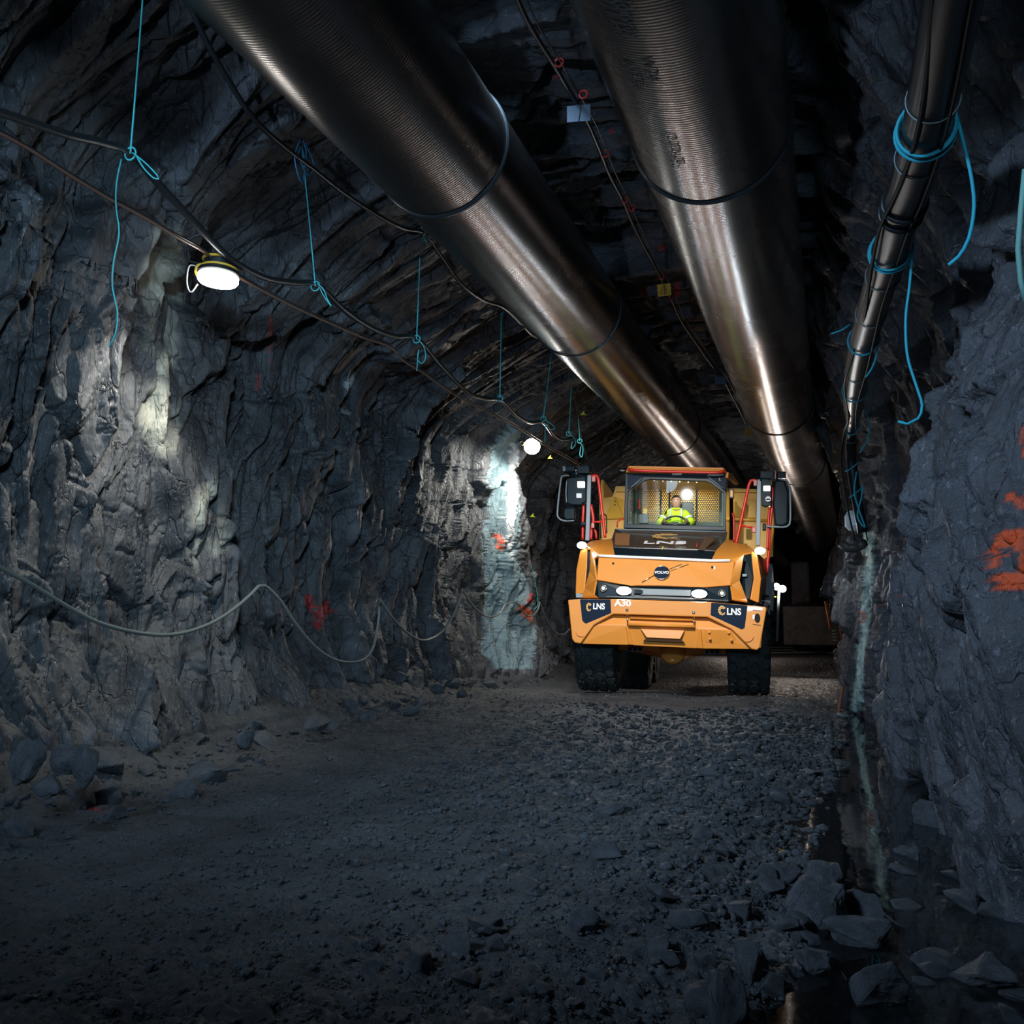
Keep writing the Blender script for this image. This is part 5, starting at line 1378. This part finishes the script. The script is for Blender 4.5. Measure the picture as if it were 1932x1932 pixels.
# marker stake and its cap at the end of the ditch
st = line('marker_stake', [on_y(1590, 1296, 14.2), on_y(1582, 1344, 13.9)], 0.022, mat('rusty_stake', (0.32, 0.11, 0.05), 0.6), 'rusty thin stake leaning over the ditch below the pale strip', 'stake')
line('ditch_plank', [on_y(1577, 1350, 13.3), on_y(1600, 1351, 13.3)], 0.03, M_gcab, 'short dark plank at the head of the water ditch', 'plank')

# ------------------------------------------------------------------ loose rocks
def stone_mesh(seed, sub=0):
    r = random.Random(seed)
    bm = bmesh.new()
    for _ in range(13):
        v = Vector((r.gauss(0, 1), r.gauss(0, 1), r.gauss(0, 1))).normalized()
        v = Vector((v.x * 0.55, v.y * 0.5, v.z * 0.40)) * r.uniform(0.85, 1.1)
        bm.verts.new(v)
    res = bmesh.ops.convex_hull(bm, input=bm.verts)
    bmesh.ops.delete(bm, geom=[g for g in res['geom_interior'] if isinstance(g, bmesh.types.BMVert)], context='VERTS')
    bmesh.ops.bevel(bm, geom=list(bm.edges), offset=0.03, segments=1, affect='EDGES')
    if sub:
        bmesh.ops.triangulate(bm, faces=bm.faces)
        bmesh.ops.subdivide_edges(bm, edges=list(bm.edges), cuts=sub, use_grid_fill=True)
        from mathutils import noise
        for v in bm.verts:
            v.co += v.co.normalized() * (0.05 * noise.fractal(v.co * 4 + Vector((seed, 0, 0)), 1.0, 2.0, 4))
    bmesh.ops.recalc_face_normals(bm, faces=bm.faces)
    me = bpy.data.meshes.new('loose_rock'); bm.to_mesh(me); bm.free()
    me.materials.append(M_rock)
    return me
protos = [stone_mesh(100 + i) for i in range(14)]
def fz(x, y): return float(floor_h(np.array([x]), np.array([y]))[0])
WATER = -0.12
def big_rock(x0, x1, ytop, ybot, label, seed, z=None, flatk=1.0, name='loose_rock'):
    cx = (x0 + x1) / 2
    zb = WATER if z is None else z
    b = on_z(cx, ybot, zb)
    for _ in range(3):
        if z is None:
            zb = max(WATER, fz(b.x, b.y)); b = on_z(cx, ybot, zb)
    d = (b - O).length
    w_ = (x1 - x0) * d / F; h_ = (ybot - ytop) * d / F
    me = stone_mesh(seed, 3)
    o = link(name, me, None)
    o.scale = (w_ / 0.85, w_ / 0.95, h_ / 0.50)
    o.location = (b.x, b.y + w_ * 0.42, zb + h_ * 0.30)
    o.rotation_euler = (0, 0, seed * 0.7)
    tag(o, label, 'rock')
    return o
big_rock(1490, 1600, 1672, 1748, 'largest pale angular rock at the water edge in the right foreground', 11)
big_rock(1520, 1582, 1626, 1690, 'dark pointed rock leaning behind the largest pale rock', 12)
big_rock(1736, 1798, 1520, 1562, 'pale blocky rock standing in the water against the right wall', 13)
big_rock(1562, 1684, 1755, 1788, 'long low rock lying in the water right of the largest rock', 14)
big_rock(1618, 1706, 1826, 1902, 'big dark rock in the water at the bottom right', 15)
big_rock(1326, 1404, 1862, 1945, 'upright dark rock cut off by the bottom edge of the view', 16)
big_rock(1603, 1662, 1696, 1738, 'grey slab just right of the largest pale rock', 17)
big_rock(1818, 1930, 1828, 1866, 'wide speckled rock in the bottom right corner', 18)
big_rock(1500, 1562, 1806, 1838, 'flat pale stone in the shallow water below the long low rock', 19)
big_rock(1780, 1864, 1700, 1721, 'thin flat slab at the foot of the right wall', 20)
big_rock(1716, 1741, 1603, 1623, 'small pointed stone poking out of the dark water', 21)
big_rock(1376, 1462, 1800, 1858, 'dark block in the rubble left of the shallow water', 22)
big_rock(1425, 1465, 1640, 1668, 'pale stone on the gravel bank left of the pointed rock', 23)
big_rock(1455, 1505, 1630, 1668, 'grey stone beside the dark pointed rock on the bank', 24)
big_rock(0, 56, 1408, 1460, 'big angular rock at the far left foot of the wall', 31)
big_rock(83, 143, 1411, 1456, 'second big rock along the foot of the left wall', 32)
big_rock(122, 168, 1400, 1462, 'tall broken rock resting against the left wall', 33)
big_rock(556, 610, 1350, 1374, 'flat pale slab on the rubble at the middle of the left wall', 34)
big_rock(434, 472, 1372, 1406, 'rounded block at the foot of the left wall below the cable loop', 35)
big_rock(45, 95, 1465, 1500, 'rock in the heap at the lower left edge of the view', 36)

r = random.Random(5)
def scatter(n, fn, smin, smax, label, grp, water=False, sink=0.25):
    k = 0; tries = 0
    while k < n and tries < n * 30:
        tries += 1
        x, y = fn(r)
        z = fz(x, y)
        if water: z = max(z, WATER - 0.02)
        elif z < WATER - 0.03: continue
        s = smin + (smax - smin) * r.random() ** 2.2
        o = bpy.data.objects.new('loose_rock', protos[r.randrange(len(protos))]); C.objects.link(o)
        o.scale = (s * r.uniform(.8, 1.3), s * r.uniform(.8, 1.2), s * r.uniform(.6, 1.0) * (0.6 if water else 1))
        o.location = (x, y, z + s * 0.12); o.rotation_euler = (r.uniform(-.5, .5), r.uniform(-.5, .5), r.uniform(0, 6.28))
        tag(o, label, 'rock', grp); k += 1
def left_foot(r):
    y = 4.2 + 15 * r.random() ** 1.4
    return float(interp(y, XL)) + 0.55 + 0.8 * r.random() ** 2.0, y
def bank(r):
    y = 3.3 + 9.5 * r.random() ** 1.6
    e = float(np.interp(y, [3.5, 4.3, 5.9, 9, 12.5], [-.35, -.15, -.17, .05, .1]))
    return e + 0.10 - 1.5 * r.random() ** 1.7, y
def pool(r):
    y = 3.2 + 3.6 * r.random() ** 1.2
    return r.uniform(-0.1, 0.75), y
scatter(110, left_foot, 0.07, 0.34, 'grey broken rock in the rubble along the foot of the left wall', 'rubble along the foot of the left wall')
scatter(135, bank, 0.05, 0.20, 'grey angular stone on the gravel bank left of the water', 'stones on the gravel bank')
scatter(30, pool, 0.06, 0.22, 'dark flat stone breaking the surface of the ditch water', 'stones in the ditch water', True)

# gravel: countless chips over the road
def gravel(name, n, fn, s0, s1, label):
    g = np.random.default_rng(3)
    ico = bmesh.new(); bmesh.ops.create_icosphere(ico, subdivisions=1, radius=1)
    bv = np.array([tuple(v.co) for v in ico.verts]); bf = np.array([[v.index for v in f.verts] for f in ico.faces]); ico.free()
    X, Y = fn(g, n)
    Z = floor_h(X, Y)
    ok = Z > WATER - 0.02
    X, Y, Z = X[ok], Y[ok], Z[ok]; n = len(X)
    S = s0 + (s1 - s0) * g.random(n) ** 4
    S = S * np.clip(Y / 6, 0.6, 1.15)
    v = bv[None] * (S[:, None, None] * g.uniform(0.55, 1.25, (n, 1, 3))) * g.uniform(0.5, 1.3, (n, len(bv), 1))
    v[:, :, 2] *= 0.7
    a = g.random(n) * 6.28; c, s = np.cos(a)[:, None], np.sin(a)[:, None]
    vx_ = v[:, :, 0] * c - v[:, :, 1] * s; vy_ = v[:, :, 0] * s + v[:, :, 1] * c
    V = np.stack([vx_ + X[:, None], vy_ + Y[:, None], v[:, :, 2] + Z[:, None] + S[:, None] * 0.25], -1).reshape(-1, 3)
    Fq = (bf[None] + (np.arange(n) * len(bv))[:, None, None]).reshape(-1, 3)
    o = link(name, npmesh(name, V, Fq), M_stone); tag(o, label, 'gravel', kind='stuff')
def road(g, n):
    d = 1.9 + 14 * g.random(n) ** 2.0
    t = g.uniform(-30, 30, n) / 57.3 + 0.0
    a = YAW + t
    X, Y = -d * np.sin(a), d * np.cos(a)
    return X, Y
gravel('road_gravel', 34000, road, 0.006, 0.024, 'loose dark gravel and stone chips covering the road')
def bank_g(g, n):
    y = 2.6 + 10 * g.random(n) ** 1.5
    return -0.0 - 3.2 * g.random(n) ** 2.4, y
gravel('bank_gravel', 9000, bank_g, 0.012, 0.045, 'coarse grey gravel on the bank beside the water')
